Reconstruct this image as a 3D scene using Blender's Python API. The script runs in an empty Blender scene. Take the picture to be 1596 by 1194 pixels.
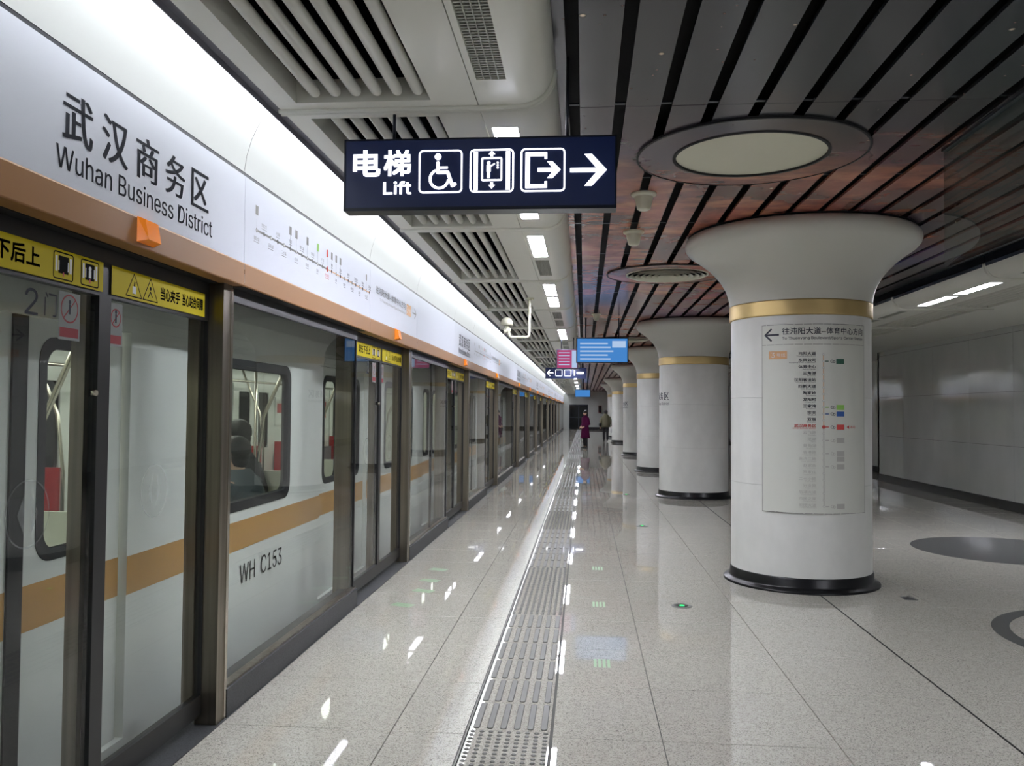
import bpy, bmesh, math, random
from mathutils import Vector, Matrix
R = random.Random(7)
PI = math.pi
C = bpy.context.scene.collection
SC = bpy.context.scene

# ------------------------------------------------------------------ camera, world, exposure
def vcam():
    f, w, h = 1330.0, 1596, 1194
    cc = lambda x, y: Vector((x - w / 2, h / 2 - y, f))
    Y = cc(910.5, 641).normalized()
    hz = cc(1010.5, 641.8)
    Z = Y.cross(hz).normalized()
    if Z.y < 0: Z = -Z
    X = Z.cross(Y).normalized()
    if X.x < 0: X = -X
    right = Vector((X.x, Y.x, Z.x)); up = Vector((X.y, Y.y, Z.y)); fwd = Vector((X.z, Y.z, Z.z))
    cam = bpy.data.cameras.new('camera'); o = bpy.data.objects.new('camera', cam); C.objects.link(o)
    cam.sensor_width = 36; cam.lens = f / w * 36; cam.clip_start = 0.05; cam.clip_end = 300
    m = Matrix((( right.x, up.x, -fwd.x, 0), (right.y, up.y, -fwd.y, 0), (right.z, up.z, -fwd.z, 1.565), (0, 0, 0, 1)))
    o.matrix_world = m
    SC.camera = o
vcam()
wd = bpy.data.worlds.new('world'); SC.world = wd; wd.use_nodes = True
wd.node_tree.nodes['Background'].inputs[0].default_value = (0.55, 0.6, 0.62, 1)
wd.node_tree.nodes['Background'].inputs[1].default_value = 0.05
vs = SC.view_settings
vs.view_transform = 'Standard'; vs.look = 'None'; vs.gamma = 1; vs.use_curve_mapping = False
vs.exposure = 0.73
COVE, STRIP, TRAIN_LIGHT = 23.0, 64.0, 7.0
try:
    SC.cycles.transparent_max_bounces = 24; SC.cycles.max_bounces = 10; SC.cycles.diffuse_bounces = 5; SC.cycles.glossy_bounces = 6
    SC.cycles.sample_clamp_indirect = 6; SC.cycles.caustics_reflective = False
except Exception: pass

# ------------------------------------------------------------------ materials
def lin(c):
    return tuple(((v / 255) / 12.92 if v / 255 <= .04045 else ((v / 255 + .055) / 1.055) ** 2.4) for v in c) + (1,)
def mat(name, col, rough=.5, metal=0., spec=.5, emit=None, es=0., noise=None, bump=None, coat=0.):
    m = bpy.data.materials.new(name); m.use_nodes = True
    nt = m.node_tree; b = nt.nodes['Principled BSDF']
    b.inputs['Base Color'].default_value = lin(col); b.inputs['Roughness'].default_value = rough
    b.inputs['Metallic'].default_value = metal; b.inputs['Specular IOR Level'].default_value = spec
    b.inputs['Coat Weight'].default_value = coat
    if emit: b.inputs['Emission Color'].default_value = lin(emit); b.inputs['Emission Strength'].default_value = es
    if noise:   # (scale, colour2, stretch xyz)
        sc, c2, st = noise
        g = nt.nodes.new('ShaderNodeNewGeometry'); mp = nt.nodes.new('ShaderNodeMapping'); mp.inputs['Scale'].default_value = st
        n = nt.nodes.new('ShaderNodeTexNoise'); n.inputs['Scale'].default_value = sc; n.inputs['Detail'].default_value = 3
        r = nt.nodes.new('ShaderNodeValToRGB'); r.color_ramp.elements[0].position = .35; r.color_ramp.elements[1].position = .65
        r.color_ramp.elements[0].color = lin(col); r.color_ramp.elements[1].color = lin(c2)
        nt.links.new(g.outputs['Position'], mp.inputs[0]); nt.links.new(mp.outputs[0], n.inputs['Vector'])
        nt.links.new(n.outputs[0], r.inputs[0]); nt.links.new(r.outputs[0], b.inputs['Base Color'])
        if bump:
            bp = nt.nodes.new('ShaderNodeBump'); bp.inputs['Strength'].default_value = bump; bp.inputs['Distance'].default_value = .002
            nt.links.new(n.outputs[0], bp.inputs['Height']); nt.links.new(bp.outputs[0], b.inputs['Normal'])
    return m
def emis(name, col, s):
    m = bpy.data.materials.new(name); m.use_nodes = True; nt = m.node_tree; nt.nodes.clear()
    e = nt.nodes.new('ShaderNodeEmission'); e.inputs[0].default_value = lin(col); e.inputs[1].default_value = s
    o = nt.nodes.new('ShaderNodeOutputMaterial'); nt.links.new(e.outputs[0], o.inputs[0]); return m
def glass(name, tint, ior=1.5, rough=.0):
    m = bpy.data.materials.new(name); m.use_nodes = True; nt = m.node_tree; nt.nodes.clear()
    t = nt.nodes.new('ShaderNodeBsdfTransparent'); t.inputs[0].default_value = tuple(tint) + (1,)
    g = nt.nodes.new('ShaderNodeBsdfGlossy'); g.inputs['Roughness'].default_value = rough
    f = nt.nodes.new('ShaderNodeFresnel'); f.inputs[0].default_value = ior
    mx = nt.nodes.new('ShaderNodeMixShader'); o = nt.nodes.new('ShaderNodeOutputMaterial')
    ge = nt.nodes.new('ShaderNodeNewGeometry'); iv = nt.nodes.new('ShaderNodeMath'); iv.operation = 'SUBTRACT'; iv.inputs[0].default_value = 1
    ml = nt.nodes.new('ShaderNodeMath'); ml.operation = 'MULTIPLY'
    nt.links.new(ge.outputs['Backfacing'], iv.inputs[1]); nt.links.new(iv.outputs[0], ml.inputs[0]); nt.links.new(f.outputs[0], ml.inputs[1])
    nt.links.new(ml.outputs[0], mx.inputs[0]); nt.links.new(t.outputs[0], mx.inputs[1]); nt.links.new(g.outputs[0], mx.inputs[2])
    nt.links.new(mx.outputs[0], o.inputs[0]); return m
def granite(name, a, b, c, rough, scale=220):
    m = mat(name, a, rough, spec=.5); nt = m.node_tree; p = nt.nodes['Principled BSDF']
    g = nt.nodes.new('ShaderNodeNewGeometry')
    v = nt.nodes.new('ShaderNodeTexVoronoi'); v.inputs['Scale'].default_value = scale
    n = nt.nodes.new('ShaderNodeTexNoise'); n.inputs['Scale'].default_value = 28; n.inputs['Detail'].default_value = 4
    r = nt.nodes.new('ShaderNodeValToRGB'); e = r.color_ramp.elements
    e[0].position = 0; e[0].color = lin(c); e[1].position = 1; e[1].color = lin(a)
    k = r.color_ramp.elements.new(.18); k.color = lin(b); k = r.color_ramp.elements.new(.45); k.color = lin(a)
    mx = nt.nodes.new('ShaderNodeMixRGB'); mx.blend_type = 'MULTIPLY'; mx.inputs[0].default_value = .25
    sep = nt.nodes.new('ShaderNodeSeparateColor')
    nt.links.new(g.outputs['Position'], v.inputs['Vector']); nt.links.new(g.outputs['Position'], n.inputs['Vector'])
    nt.links.new(v.outputs['Color'], sep.inputs[0]); nt.links.new(sep.outputs[0], r.inputs[0])
    nt.links.new(r.outputs[0], mx.inputs[1]); nt.links.new(n.outputs['Fac'], mx.inputs[2]); nt.links.new(mx.outputs[0], p.inputs['Base Color'])
    return m
M = {}
M['floor'] = granite('polished_granite', (198, 195, 184), (172, 169, 158), (128, 126, 120), .018)
M['inlay'] = granite('dark_granite_inlay', (96, 98, 98), (78, 80, 80), (50, 50, 52), .08)
M['plinth'] = granite('plinth_granite', (66, 68, 70), (52, 54, 56), (36, 36, 38), .5)
M['grout'] = mat('grout', (96, 96, 92), .8)
M['steel'] = mat('brushed_steel', (150, 142, 128), .3, 1., noise=(30, (128, 120, 108), (1, 1, .02)))
M['steel_bright'] = mat('polished_steel_edge', (205, 198, 185), .18, 1.)
M['rod'] = mat('tactile_steel', (98, 98, 94), .5, .3)
M['black'] = mat('black_frame', (22, 23, 25), .35)
M['header'] = mat('dark_header', (34, 34, 34), .6, spec=.2)
M['rubber'] = mat('rubber', (26, 27, 29), .7)
M['white_fascia'] = mat('fascia_white', (206, 210, 221), .5, spec=.25)
M['orange_band'] = mat('bronze_band', (150, 108, 68), .45, spec=.2)
M['cove'] = mat('cove_white', (198, 201, 200), .35)
M['ceil_white'] = mat('ceiling_white', (218, 218, 208), .3)
M['ceil_rod'] = mat('ceiling_rod', (200, 200, 190), .35)
M['void'] = mat('void_black', (10, 11, 13), .9, spec=0.)
M['void_strip'] = mat('gap_black', (9, 9, 10), .6, spec=.1)
M['vent'] = mat('louvre_grey', (158, 160, 150), .4)
M['prism'] = mat('prismatic_cover', (176, 178, 164), .2, noise=(60, (128, 130, 118), (1, .5, 1)))
M['lamp'] = emis('cove_lamp', (250, 252, 255), COVE)
M['strip'] = emis('strip_lamp', (242, 243, 255), STRIP)
M['wall'] = mat('wall_enamel', (184, 187, 184), .07, noise=(2, (178, 181, 178), (1, 1, .6)))
M['base'] = mat('skirting_black', (16, 17, 19), .3, spec=.3)
M['marble'] = mat('white_stone', (218, 219, 215), .3, spec=.35, noise=(5, (210, 211, 207), (1, 1, .6)))
M['marble2'] = mat('column_joint', (176, 176, 172), .5)
M['capital'] = mat('capital_enamel', (200, 200, 192), .32)
M['brass'] = mat('brass_band', (196, 172, 120), .42, .85)
M['navy'] = mat('sign_navy', (20, 30, 66), .3, emit=(30, 44, 90), es=.10)
M['signframe'] = mat('sign_frame', (38, 42, 52), .3, .6)
M['signwhite'] = emis('sign_white', (252, 252, 255), 2.2)
M['yellow'] = mat('yellow_strip', (200, 182, 18), .6, spec=.2)
M['ink'] = mat('print_dark', (72, 74, 82), .8, spec=.1)
M['inkblack'] = mat('print_black', (20, 20, 18), .8, spec=.1)
M['inkgrey'] = mat('print_grey', (128, 128, 126), .5)
M['inklight'] = mat('print_light', (172, 171, 166), .5)
M['inkred'] = mat('print_red', (200, 70, 66), .5)
M['inkdarkgreen'] = mat('print_deep_green', (44, 92, 74), .5)
M['inkgreen'] = mat('print_light_green', (142, 196, 92), .5)
M['inkblue'] = mat('print_blue', (44, 88, 160), .5)
M['inktan'] = mat('print_tan', (216, 168, 122), .5)
M['printwhite'] = mat('print_white', (214, 216, 212), .4)
M['poster'] = mat('poster_white', (204, 206, 198), .3)
M['frost'] = mat('frosted_sticker', (138, 142, 140), .6, spec=.2)
M['dullred'] = mat('sticker_red', (146, 62, 66), .6, spec=.2)
M['etched'] = mat('etched_film', (176, 182, 178), .7, spec=.1); M['etched'].node_tree.nodes['Principled BSDF'].inputs['Alpha'].default_value = .28
M['joint'] = mat('movement_joint', (40, 40, 38), .8, spec=.1)
M['amber'] = mat('amber_lens', (238, 132, 30), .18, emit=(255, 130, 20), es=.06)
M['glass'] = glass('screen_glass', (.935, .955, .94), 1.5)
M['carglass'] = glass('car_glass', (.84, .87, .85), 1.45)
M['barrierglass'] = glass('barrier_glass', (.72, .78, .76), 1.52)
M['car'] = mat('car_body', (226, 228, 224), .25)
M['carstripe'] = mat('car_stripe', (190, 142, 74), .3)
M['carin'] = mat('car_interior_cream', (214, 214, 200), .4)
M['carfloor'] = mat('car_floor', (96, 98, 98), .5)
M['seat'] = mat('seat_grey', (120, 124, 130), .4)
M['redad'] = mat('red_advert', (182, 40, 44), .4)
M['carlamp'] = emis('car_lamp', (250, 250, 240), TRAIN_LIGHT)
M['track'] = mat('track_concrete', (60, 60, 58), .9)
M['skin'] = mat('skin', (214, 172, 146), .5)
M['hair'] = mat('hair', (26, 22, 22), .55)
M['purple'] = mat('purple_cloth', (84, 24, 64), .85, spec=.1)
M['darkcloth'] = mat('dark_cloth', (30, 30, 36), .8)
M['slate'] = mat('slate_cloth', (72, 80, 86), .8)
M['olive'] = mat('olive_cloth', (92, 88, 68), .8)
M['brownbag'] = mat('dark_red_bag', (92, 34, 44), .5)
M['shoe'] = mat('shoe', (18, 18, 20), .4)
M['ivory'] = mat('ivory_plastic', (206, 204, 184), .4)
M['green'] = emis('green_lamp', (60, 235, 120), 1.6)
M['greenpaint'] = mat('green_sticker', (146, 178, 140), .5)
M['bluescreen'] = emis('blue_screen', (84, 156, 236), .42)
M['screenwhite'] = emis('screen_white', (190, 215, 250), .5)
M['pinkscreen'] = emis('pink_screen', (190, 80, 128), .5)
M['darkglass'] = mat('dark_glass', (14, 17, 20), .06)
M['redbox'] = mat('red_box', (120, 40, 36), .4)
M['signgrey'] = mat('ledge_grey', (120, 120, 130), .5)
M['navyfascia'] = mat('edge_navy', (30, 40, 58), .35)

def galaxy():
    m = mat('galaxy_print', (30, 32, 35), .22, spec=.5); nt = m.node_tree; p = nt.nodes['Principled BSDF']; L = nt.links.new
    g = nt.nodes.new('ShaderNodeNewGeometry'); sx = nt.nodes.new('ShaderNodeSeparateXYZ'); L(g.outputs['Position'], sx.inputs[0])
    def noise(sc, off, det=5, st=(1, 1, 1)):
        mp = nt.nodes.new('ShaderNodeMapping'); mp.inputs['Location'].default_value = off; mp.inputs['Scale'].default_value = st
        n = nt.nodes.new('ShaderNodeTexNoise'); n.inputs['Scale'].default_value = sc; n.inputs['Detail'].default_value = det; n.inputs['Roughness'].default_value = .6
        L(g.outputs['Position'], mp.inputs[0]); L(mp.outputs[0], n.inputs['Vector']); return n.outputs['Fac']
    def ramp(src, a, b, ca=(0, 0, 0, 1), cb=(1, 1, 1, 1)):
        r = nt.nodes.new('ShaderNodeValToRGB'); r.color_ramp.elements[0].position = a; r.color_ramp.elements[1].position = b
        r.color_ramp.elements[0].color = ca; r.color_ramp.elements[1].color = cb; L(src, r.inputs[0]); return r.outputs[0]
    def mix(f, a, b, mode='MIX'):
        x = nt.nodes.new('ShaderNodeMixRGB'); x.blend_type = mode
        for s, i in ((f, 0), (a, 1), (b, 2)):
            if hasattr(s, 'is_linked') or hasattr(s, 'links'): L(s, x.inputs[i])
            else: x.inputs[i].default_value = s
        return x.outputs[0]
    def mul(a, b):
        x = nt.nodes.new('ShaderNodeMath'); x.operation = 'MULTIPLY'
        for s, i in ((a, 0), (b, 1)):
            if isinstance(s, float): x.inputs[i].default_value = s
            else: L(s, x.inputs[i])
        return x.outputs[0]
    base = mix(noise(.5, (3, 1, 0), 2), lin((34, 36, 38)), lin((58, 62, 68)))
    # the print's nebula band is printed on the panels between y = 4 m and y = 13 m
    ry = nt.nodes.new('ShaderNodeMapRange'); ry.inputs['From Min'].default_value = 4.3; ry.inputs['From Max'].default_value = 7.6; ry.interpolation_type = 'SMOOTHSTEP'; L(sx.outputs['Y'], ry.inputs['Value'])
    rx = nt.nodes.new('ShaderNodeMapRange'); rx.inputs['From Min'].default_value = 4.2; rx.inputs['From Max'].default_value = 1.8; L(sx.outputs['X'], rx.inputs['Value'])
    band = mul(ry.outputs[0], rx.outputs[0])
    neb = mul(ramp(noise(.9, (0, 0, 0), 6, (1, .8, 1)), .34, .66), band)
    c = mix(neb, base, lin((196, 118, 100)))
    c = mix(mul(ramp(noise(1.7, (7, 2, 0), 7, (.7, 1.6, 1)), .50, .72), band), c, mix(noise(.6, (5, 5, 1)), lin((190, 96, 66)), lin((232, 170, 128))))
    bl = mul(ramp(noise(.55, (12, 3, 0), 3), .54, .66), mul(ry.outputs[0], .5))
    c = mix(bl, c, lin((84, 104, 160)))
    v = nt.nodes.new('ShaderNodeTexVoronoi'); v.inputs['Scale'].default_value = 3.1; L(g.outputs['Position'], v.inputs['Vector'])
    st = ramp(v.outputs['Distance'], .022, .05, (1, 1, 1, 1), (0, 0, 0, 1))
    c = mix(st, c, lin((226, 204, 178)))
    v2 = nt.nodes.new('ShaderNodeTexVoronoi'); v2.inputs['Scale'].default_value = 9.; L(g.outputs['Position'], v2.inputs['Vector'])
    c = mix(mul(ramp(v2.outputs['Distance'], .03, .07, (1, 1, 1, 1), (0, 0, 0, 1)), .6), c, lin((190, 150, 130)))
    L(c, p.inputs['Base Color']); return m
M['galaxy'] = galaxy()

# ------------------------------------------------------------------ mesh helpers
class MB:
    def __init__(s): s.v = []; s.f = []; s.m = []; s.sm = []
    def face(s, idx, m=0, sm=False): s.f.append(idx); s.m.append(m); s.sm.append(sm)
    def box(s, x0, x1, y0, y1, z0, z1, m=0):
        b = len(s.v)
        s.v += [(x, y, z) for z in (z0, z1) for y in (y0, y1) for x in (x0, x1)]
        for q in ((0, 2, 3, 1), (4, 5, 7, 6), (0, 1, 5, 4), (2, 6, 7, 3), (0, 4, 6, 2), (1, 3, 7, 5)): s.face([b + i for i in q], m)
        return s
    def cyl(s, p0, p1, r0, r1=None, seg=12, m=0, caps=True):
        r1 = r0 if r1 is None else r1
        p0, p1 = Vector(p0), Vector(p1); d = (p1 - p0).normalized()
        a = d.orthogonal().normalized(); b = d.cross(a)
        n = len(s.v)
        for p, r in ((p0, r0), (p1, r1)):
            for i in range(seg):
                t = 2 * PI * i / seg; s.v.append(tuple(p + a * (r * math.cos(t)) + b * (r * math.sin(t))))
        for i in range(seg):
            j = (i + 1) % seg; s.face([n + i, n + j, n + seg + j, n + seg + i], m, True)
        if caps:
            for k, rev in ((0, True), (1, False)):
                bb = len(s.v); s.v += [s.v[n + k * seg + i] for i in range(seg)]
                s.face([bb + i for i in (range(seg - 1, -1, -1) if rev else range(seg))], m)
        return s
    def tube(s, pts, r, seg=8, m=0):
        pts = [Vector(p) for p in pts]; n = len(s.v); prev = None
        for i, p in enumerate(pts):
            d = (pts[min(i + 1, len(pts) - 1)] - pts[max(i - 1, 0)]).normalized()
            a = d.orthogonal().normalized() if prev is None else (prev - d * prev.dot(d)).normalized(); prev = a
            b = d.cross(a); rr = r[i] if isinstance(r, (list, tuple)) else r
            for k in range(seg):
                t = 2 * PI * k / seg; s.v.append(tuple(p + a * (rr * math.cos(t)) + b * (rr * math.sin(t))))
        for i in range(len(pts) - 1):
            for k in range(seg):
                j = (k + 1) % seg; s.face([n + i * seg + k, n + i * seg + j, n + (i + 1) * seg + j, n + (i + 1) * seg + k], m, True)
        s.face([n + k for k in range(seg)][::-1], m); s.face([n + (len(pts) - 1) * seg + k for k in range(seg)], m); return s
    def lathe(s, prof, c=(0, 0), seg=48, m=0, a0=0., a1=2 * PI, sm=True):
        n = len(s.v); full = abs(a1 - a0 - 2 * PI) < 1e-6; k = seg if full else seg + 1
        for r, z in prof:
            for i in range(k):
                t = a0 + (a1 - a0) * i / seg; s.v.append((c[0] + r * math.cos(t), c[1] + r * math.sin(t), z))
        for a in range(len(prof) - 1):
            for i in range(seg):
                j = (i + 1) % k if full else i + 1
                s.face([n + a * k + i, n + a * k + j, n + (a + 1) * k + j, n + (a + 1) * k + i], m, sm)
        return s
    def sweep(s, prof, y0, y1, m=0, sm=True, closed=False):     # profile (x, z) extruded along y
        n = len(s.v); k = len(prof)
        for y in (y0, y1): s.v += [(x, y, z) for x, z in prof]
        for i in range(k if closed else k - 1):
            j = (i + 1) % k; s.face([n + i, n + j, n + k + j, n + k + i], m, sm)
        return s
    def loft(s, rings, m=0, caps=True, seg=14):                # rings: (centre, rx, ry, normal-ish axes a, b)
        n = len(s.v)
        for c, rx, ry, a, b in rings:
            c, a, b = Vector(c), Vector(a), Vector(b)
            for i in range(seg):
                t = 2 * PI * i / seg; s.v.append(tuple(c + a * (rx * math.cos(t)) + b * (ry * math.sin(t))))
        for q in range(len(rings) - 1):
            for i in range(seg):
                j = (i + 1) % seg; s.face([n + q * seg + i, n + q * seg + j, n + (q + 1) * seg + j, n + (q + 1) * seg + i], m, True)
        if caps: s.face([n + i for i in range(seg)][::-1], m); s.face([n + (len(rings) - 1) * seg + i for i in range(seg)], m)
        return s
    def ball(s, c, rx, ry=None, rz=None, m=0, seg=14, rings=9, z0=-1., z1=1.):
        ry = rx if ry is None else ry; rz = rx if rz is None else rz; n = len(s.v)
        a0, a1 = math.asin(max(-1, z0)), math.asin(min(1, z1))
        for i in range(rings + 1):
            p = a0 + (a1 - a0) * i / rings
            for k in range(seg):
                t = 2 * PI * k / seg; s.v.append((c[0] + rx * math.cos(p) * math.cos(t), c[1] + ry * math.cos(p) * math.sin(t), c[2] + rz * math.sin(p)))
        for i in range(rings):
            for k in range(seg):
                j = (k + 1) % seg; s.face([n + i * seg + k, n + i * seg + j, n + (i + 1) * seg + j, n + (i + 1) * seg + k], m, True)
        return s
    def mesh(s, name, mats):
        me = bpy.data.meshes.new(name); me.from_pydata(s.v, [], s.f)
        for mm in (mats if isinstance(mats, (list, tuple)) else [mats]): me.materials.append(M[mm] if isinstance(mm, str) else mm)
        me.polygons.foreach_set('material_index', s.m); me.polygons.foreach_set('use_smooth', s.sm)
        bm = bmesh.new(); bm.from_mesh(me); bmesh.ops.recalc_face_normals(bm, faces=bm.faces); bm.to_mesh(me); bm.free()
        return me
    def build(s, name, mats, parent=None, loc=None, **k): return link(name, s.mesh(name, mats), parent, loc, **k)
def link(name, me, parent=None, loc=None, **k):
    o = bpy.data.objects.new(name, me); C.objects.link(o)
    if parent: o.parent = parent
    if loc: o.location = loc
    for a, b in k.items(): o[a] = b
    return o
def empty(name, loc, label=None, cat=None, group=None, kind=None):
    o = bpy.data.objects.new(name, None); C.objects.link(o); o.location = loc; o.empty_display_size = .1
    if label: o['label'] = label
    if cat: o['category'] = cat
    if group: o['group'] = group
    if kind: o['kind'] = kind
    return o
def tag(o, label, cat, group=None):
    o['label'] = label; o['category'] = cat
    if group: o['group'] = group
    return o
def copy_tree(o, parent=None):
    c = o.copy(); C.objects.link(c); c.parent = parent
    for ch in list(o.children): copy_tree(ch, c)
    return c

# flat print: polygons in (u, v), placed by a map (u, v, w) -> xyz
def plane(o, u, v):
    o, u, v = Vector(o), Vector(u), Vector(v); n = u.cross(v)
    return lambda a, b, w=0: tuple(o + u * a + v * b + n * w)
def cylmap(c, r):                                              # a: angle from -Y towards +X, b: z
    return lambda a, b, w=0: (c[0] + (r + w) * math.sin(a / r), c[1] - (r + w) * math.cos(a / r), b)
class Flat:
    def __init__(s, seg=0): s.v = []; s.f = []; s.m = []; s.seg = seg
    def poly(s, pts, m=0): n = len(s.v); s.v += [tuple(p) for p in pts]; s.f.append([n + i for i in range(len(pts))]); s.m.append(m); return s
    def rect(s, u0, u1, v0, v1, m=0): return s.poly([(u0, v0), (u1, v0), (u1, v1), (u0, v1)], m)
    def rectg(s, u0, u1, v0, v1, m=0, n=12):
        for i in range(n): s.rect(u0 + (u1 - u0) * i / n, u0 + (u1 - u0) * (i + 1) / n, v0, v1, m)
        return s
    def line(s, a, b, w, m=0):
        L0 = math.hypot(b[0] - a[0], b[1] - a[1])
        if s.seg and L0 > s.seg:
            n = math.ceil(L0 / s.seg); P = [(a[0] + (b[0] - a[0]) * i / n, a[1] + (b[1] - a[1]) * i / n) for i in range(n + 1)]; k = s.seg; s.seg = 0
            for p, q in zip(P, P[1:]): s.line(p, q, w, m)
            s.seg = k; return s
        dx, dy = b[0] - a[0], b[1] - a[1]; l = math.hypot(dx, dy) or 1; nx, ny = -dy / l * w / 2, dx / l * w / 2
        return s.poly([(a[0] + nx, a[1] + ny), (a[0] - nx, a[1] - ny), (b[0] - nx, b[1] - ny), (b[0] + nx, b[1] + ny)], m)
    def pline(s, pts, w, m=0):
        for a, b in zip(pts, pts[1:]): s.line(a, b, w, m)
        for p in pts: s.disc(p, w / 2, m, 10)
        return s
    def disc(s, c, r, m=0, n=20): return s.poly([(c[0] + r * math.cos(2 * PI * i / n), c[1] + r * math.sin(2 * PI * i / n)) for i in range(n)], m)
    def arc(s, c, r, a0, a1, w, m=0, n=28):
        for i in range(n):
            t0, t1 = a0 + (a1 - a0) * i / n, a0 + (a1 - a0) * (i + 1) / n
            s.poly([(c[0] + q * math.cos(t), c[1] + q * math.sin(t)) for q, t in ((r - w / 2, t0), (r + w / 2, t0), (r + w / 2, t1), (r - w / 2, t1))], m)
        return s
    def rring(s, u0, u1, v0, v1, r, w, m=0):
        def loop(d):
            o = []
            for cx, cy, a in ((u1 - r, v1 - r, 0), (u0 + r, v1 - r, PI / 2), (u0 + r, v0 + r, PI), (u1 - r, v0 + r, 1.5 * PI)):
                for i in range(7): t = a + PI / 2 * i / 6; o.append((cx + (r - d) * math.cos(t), cy + (r - d) * math.sin(t)))
            return o
        A, B = loop(0), loop(w); n = len(A)
        for i in range(n): s.poly([A[i], A[(i + 1) % n], B[(i + 1) % n], B[i]], m)
        return s
    def text(s, body, u0, u1, v0, v1, m=0, off=.0, align='L', keep=False, bold=0.):
        vv, ff = text_mesh(body, off)
        if not vv: return s
        xs = [p[0] for p in vv]; ys = [p[1] for p in vv]; a, b, c, d = min(xs), max(xs), min(ys), max(ys)
        sx, sy = (u1 - u0) / (b - a), (v1 - v0) / (d - c)
        if keep: sx = min(sx, sy)
        sh = 0 if align == 'L' else (u1 - u0) - (b - a) * sx if align == 'R' else ((u1 - u0) - (b - a) * sx) / 2
        e = abs(bold) * (v1 - v0)       # a negative value thickens the upright strokes only
        for dx, dy in (((0, 0),) if not bold else ((-e, -e), (e, e), (-e, e), (e, -e)) if bold > 0 else ((-e, 0), (-e / 3, 0), (e / 3, 0), (e, 0))):
            n = len(s.v); s.v += [(u0 + sh + dx + (p[0] - a) * sx, v0 + dy + (p[1] - c) * sy) for p in vv]
            for q in ff: s.f.append([n + i for i in q]); s.m.append(m)
        return s
    def build(s, name, mats, parent, mp, w=.0012, **k):
        me = bpy.data.meshes.new(name); lay = [0] * len(s.v)
        for q, mi in zip(s.f, s.m):
            for i in q: lay[i] = mi
        me.from_pydata([mp(a, b, w + .0003 * l) for (a, b), l in zip(s.v, lay)], [], s.f)
        for mm in (mats if isinstance(mats, (list, tuple)) else [mats]): me.materials.append(M[mm])
        me.polygons.foreach_set('material_index', s.m)
        return link(name, me, parent, **k)
TC = {}
try:
    import os
    FONT = bpy.data.fonts.load(os.path.join(bpy.utils.resource_path('LOCAL'), 'datafiles', 'fonts', 'Inter.woff2'))
except Exception:
    FONT = None
def text_mesh(body, off):
    if (body, off) in TC: return TC[(body, off)]
    cu = bpy.data.curves.new('t', 'FONT'); cu.body = body; cu.offset = off
    if FONT and all(ord(ch) < 128 for ch in body): cu.font = FONT
    cu.fill_mode = 'FRONT'; cu.resolution_u = 4
    o = bpy.data.objects.new('t', cu); C.objects.link(o)
    dg = bpy.context.evaluated_depsgraph_get(); dg.update()
    me = bpy.data.meshes.new_from_object(o.evaluated_get(dg))
    r = ([(v.co.x, v.co.y) for v in me.vertices], [list(p.vertices) for p in me.polygons])
    bpy.data.objects.remove(o); bpy.data.curves.remove(cu); bpy.data.meshes.remove(me)
    TC[(body, off)] = r; return r

# ------------------------------------------------------------------ constants of the place
PXW = -1.80                      # front plane of the screen doors
S0, PIT, CARGAP = 3.20, 4.56, 5.87
seams = []
y = S0 - CARGAP
for car in range(-1, 5):
    for d in range(4):
        if car == -1 and d < 3: continue
        seams.append(S0 + car * (3 * PIT + CARGAP) + d * PIT)
seams = [s for s in seams if s < 66]
YEND, YB = 74.0, -5.0
XW = 6.9
ZC, ZG = 3.0, 3.25
CX = 2.03
cols = [8.27, 16.14, 22.9, 31.0, 43.6, 51.6]

# ------------------------------------------------------------------ floor
floor = MB().box(-2.1, XW + 1.2, YB, YEND, -.3, -.012).build('floor', 'grout', kind='structure')
def tilemesh(w, l, h=.012, m='floor'):
    g = .0022; b = .0015
    mb = MB(); v = mb.v
    x0, x1, y0, y1 = g, w - g, g, l - g
    v += [(x0, y0, -h), (x1, y0, -h), (x1, y1, -h), (x0, y1, -h), (x0, y0, -b), (x1, y0, -b), (x1, y1, -b), (x0, y1, -b),
          (x0 + b, y0 + b, 0), (x1 - b, y0 + b, 0), (x1 - b, y1 - b, 0), (x0 + b, y1 - b, 0)]
    for k in (0, 4):
        for i in range(4): j = (i + 1) % 4; mb.face([k + i, k + j, k + 4 + j, k + 4 + i])
    mb.face([8, 9, 10, 11]); return mb.mesh('floor_tile', m)
xe = [-1.79, -.93, -.565, None, -.145, .38, 1.205, 2.03, 2.855, 3.68, 4.505, 5.33, 6.155, XW]
spans = [(a, b) for a, b in zip(xe, xe[1:]) if a is not None and b is not None]
TL = .77
tm = {sp: tilemesh(sp[1] - sp[0], TL) for sp in spans}
rows = int((YEND - YB) / TL); cnt = 0; rest = []
y00 = 4.92 - TL * 12
order = sorted(((k, sp) for k in range(rows + 1) for sp in spans), key=lambda q: (abs(y00 + q[0] * TL - 3.5), q[1][0]))
for k, sp in order:
    yy = y00 + k * TL
    if yy < YB or yy + TL > YEND + .5: continue
    vis = yy > 3.2 and (sp[0] < .45 * yy + 1)
    if vis and cnt < 296: link('floor_tile', tm[sp], floor, (sp[0], yy, 0)); cnt += 1
    else: rest.append((sp, yy))
mb = MB()
for (a, b), yy in rest: mb.box(a + .002, b - .002, yy + .002, yy + TL - .002, -.012, 0)
mb.build('floor_tiles', 'floor', floor, kind='stuff')
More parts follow.
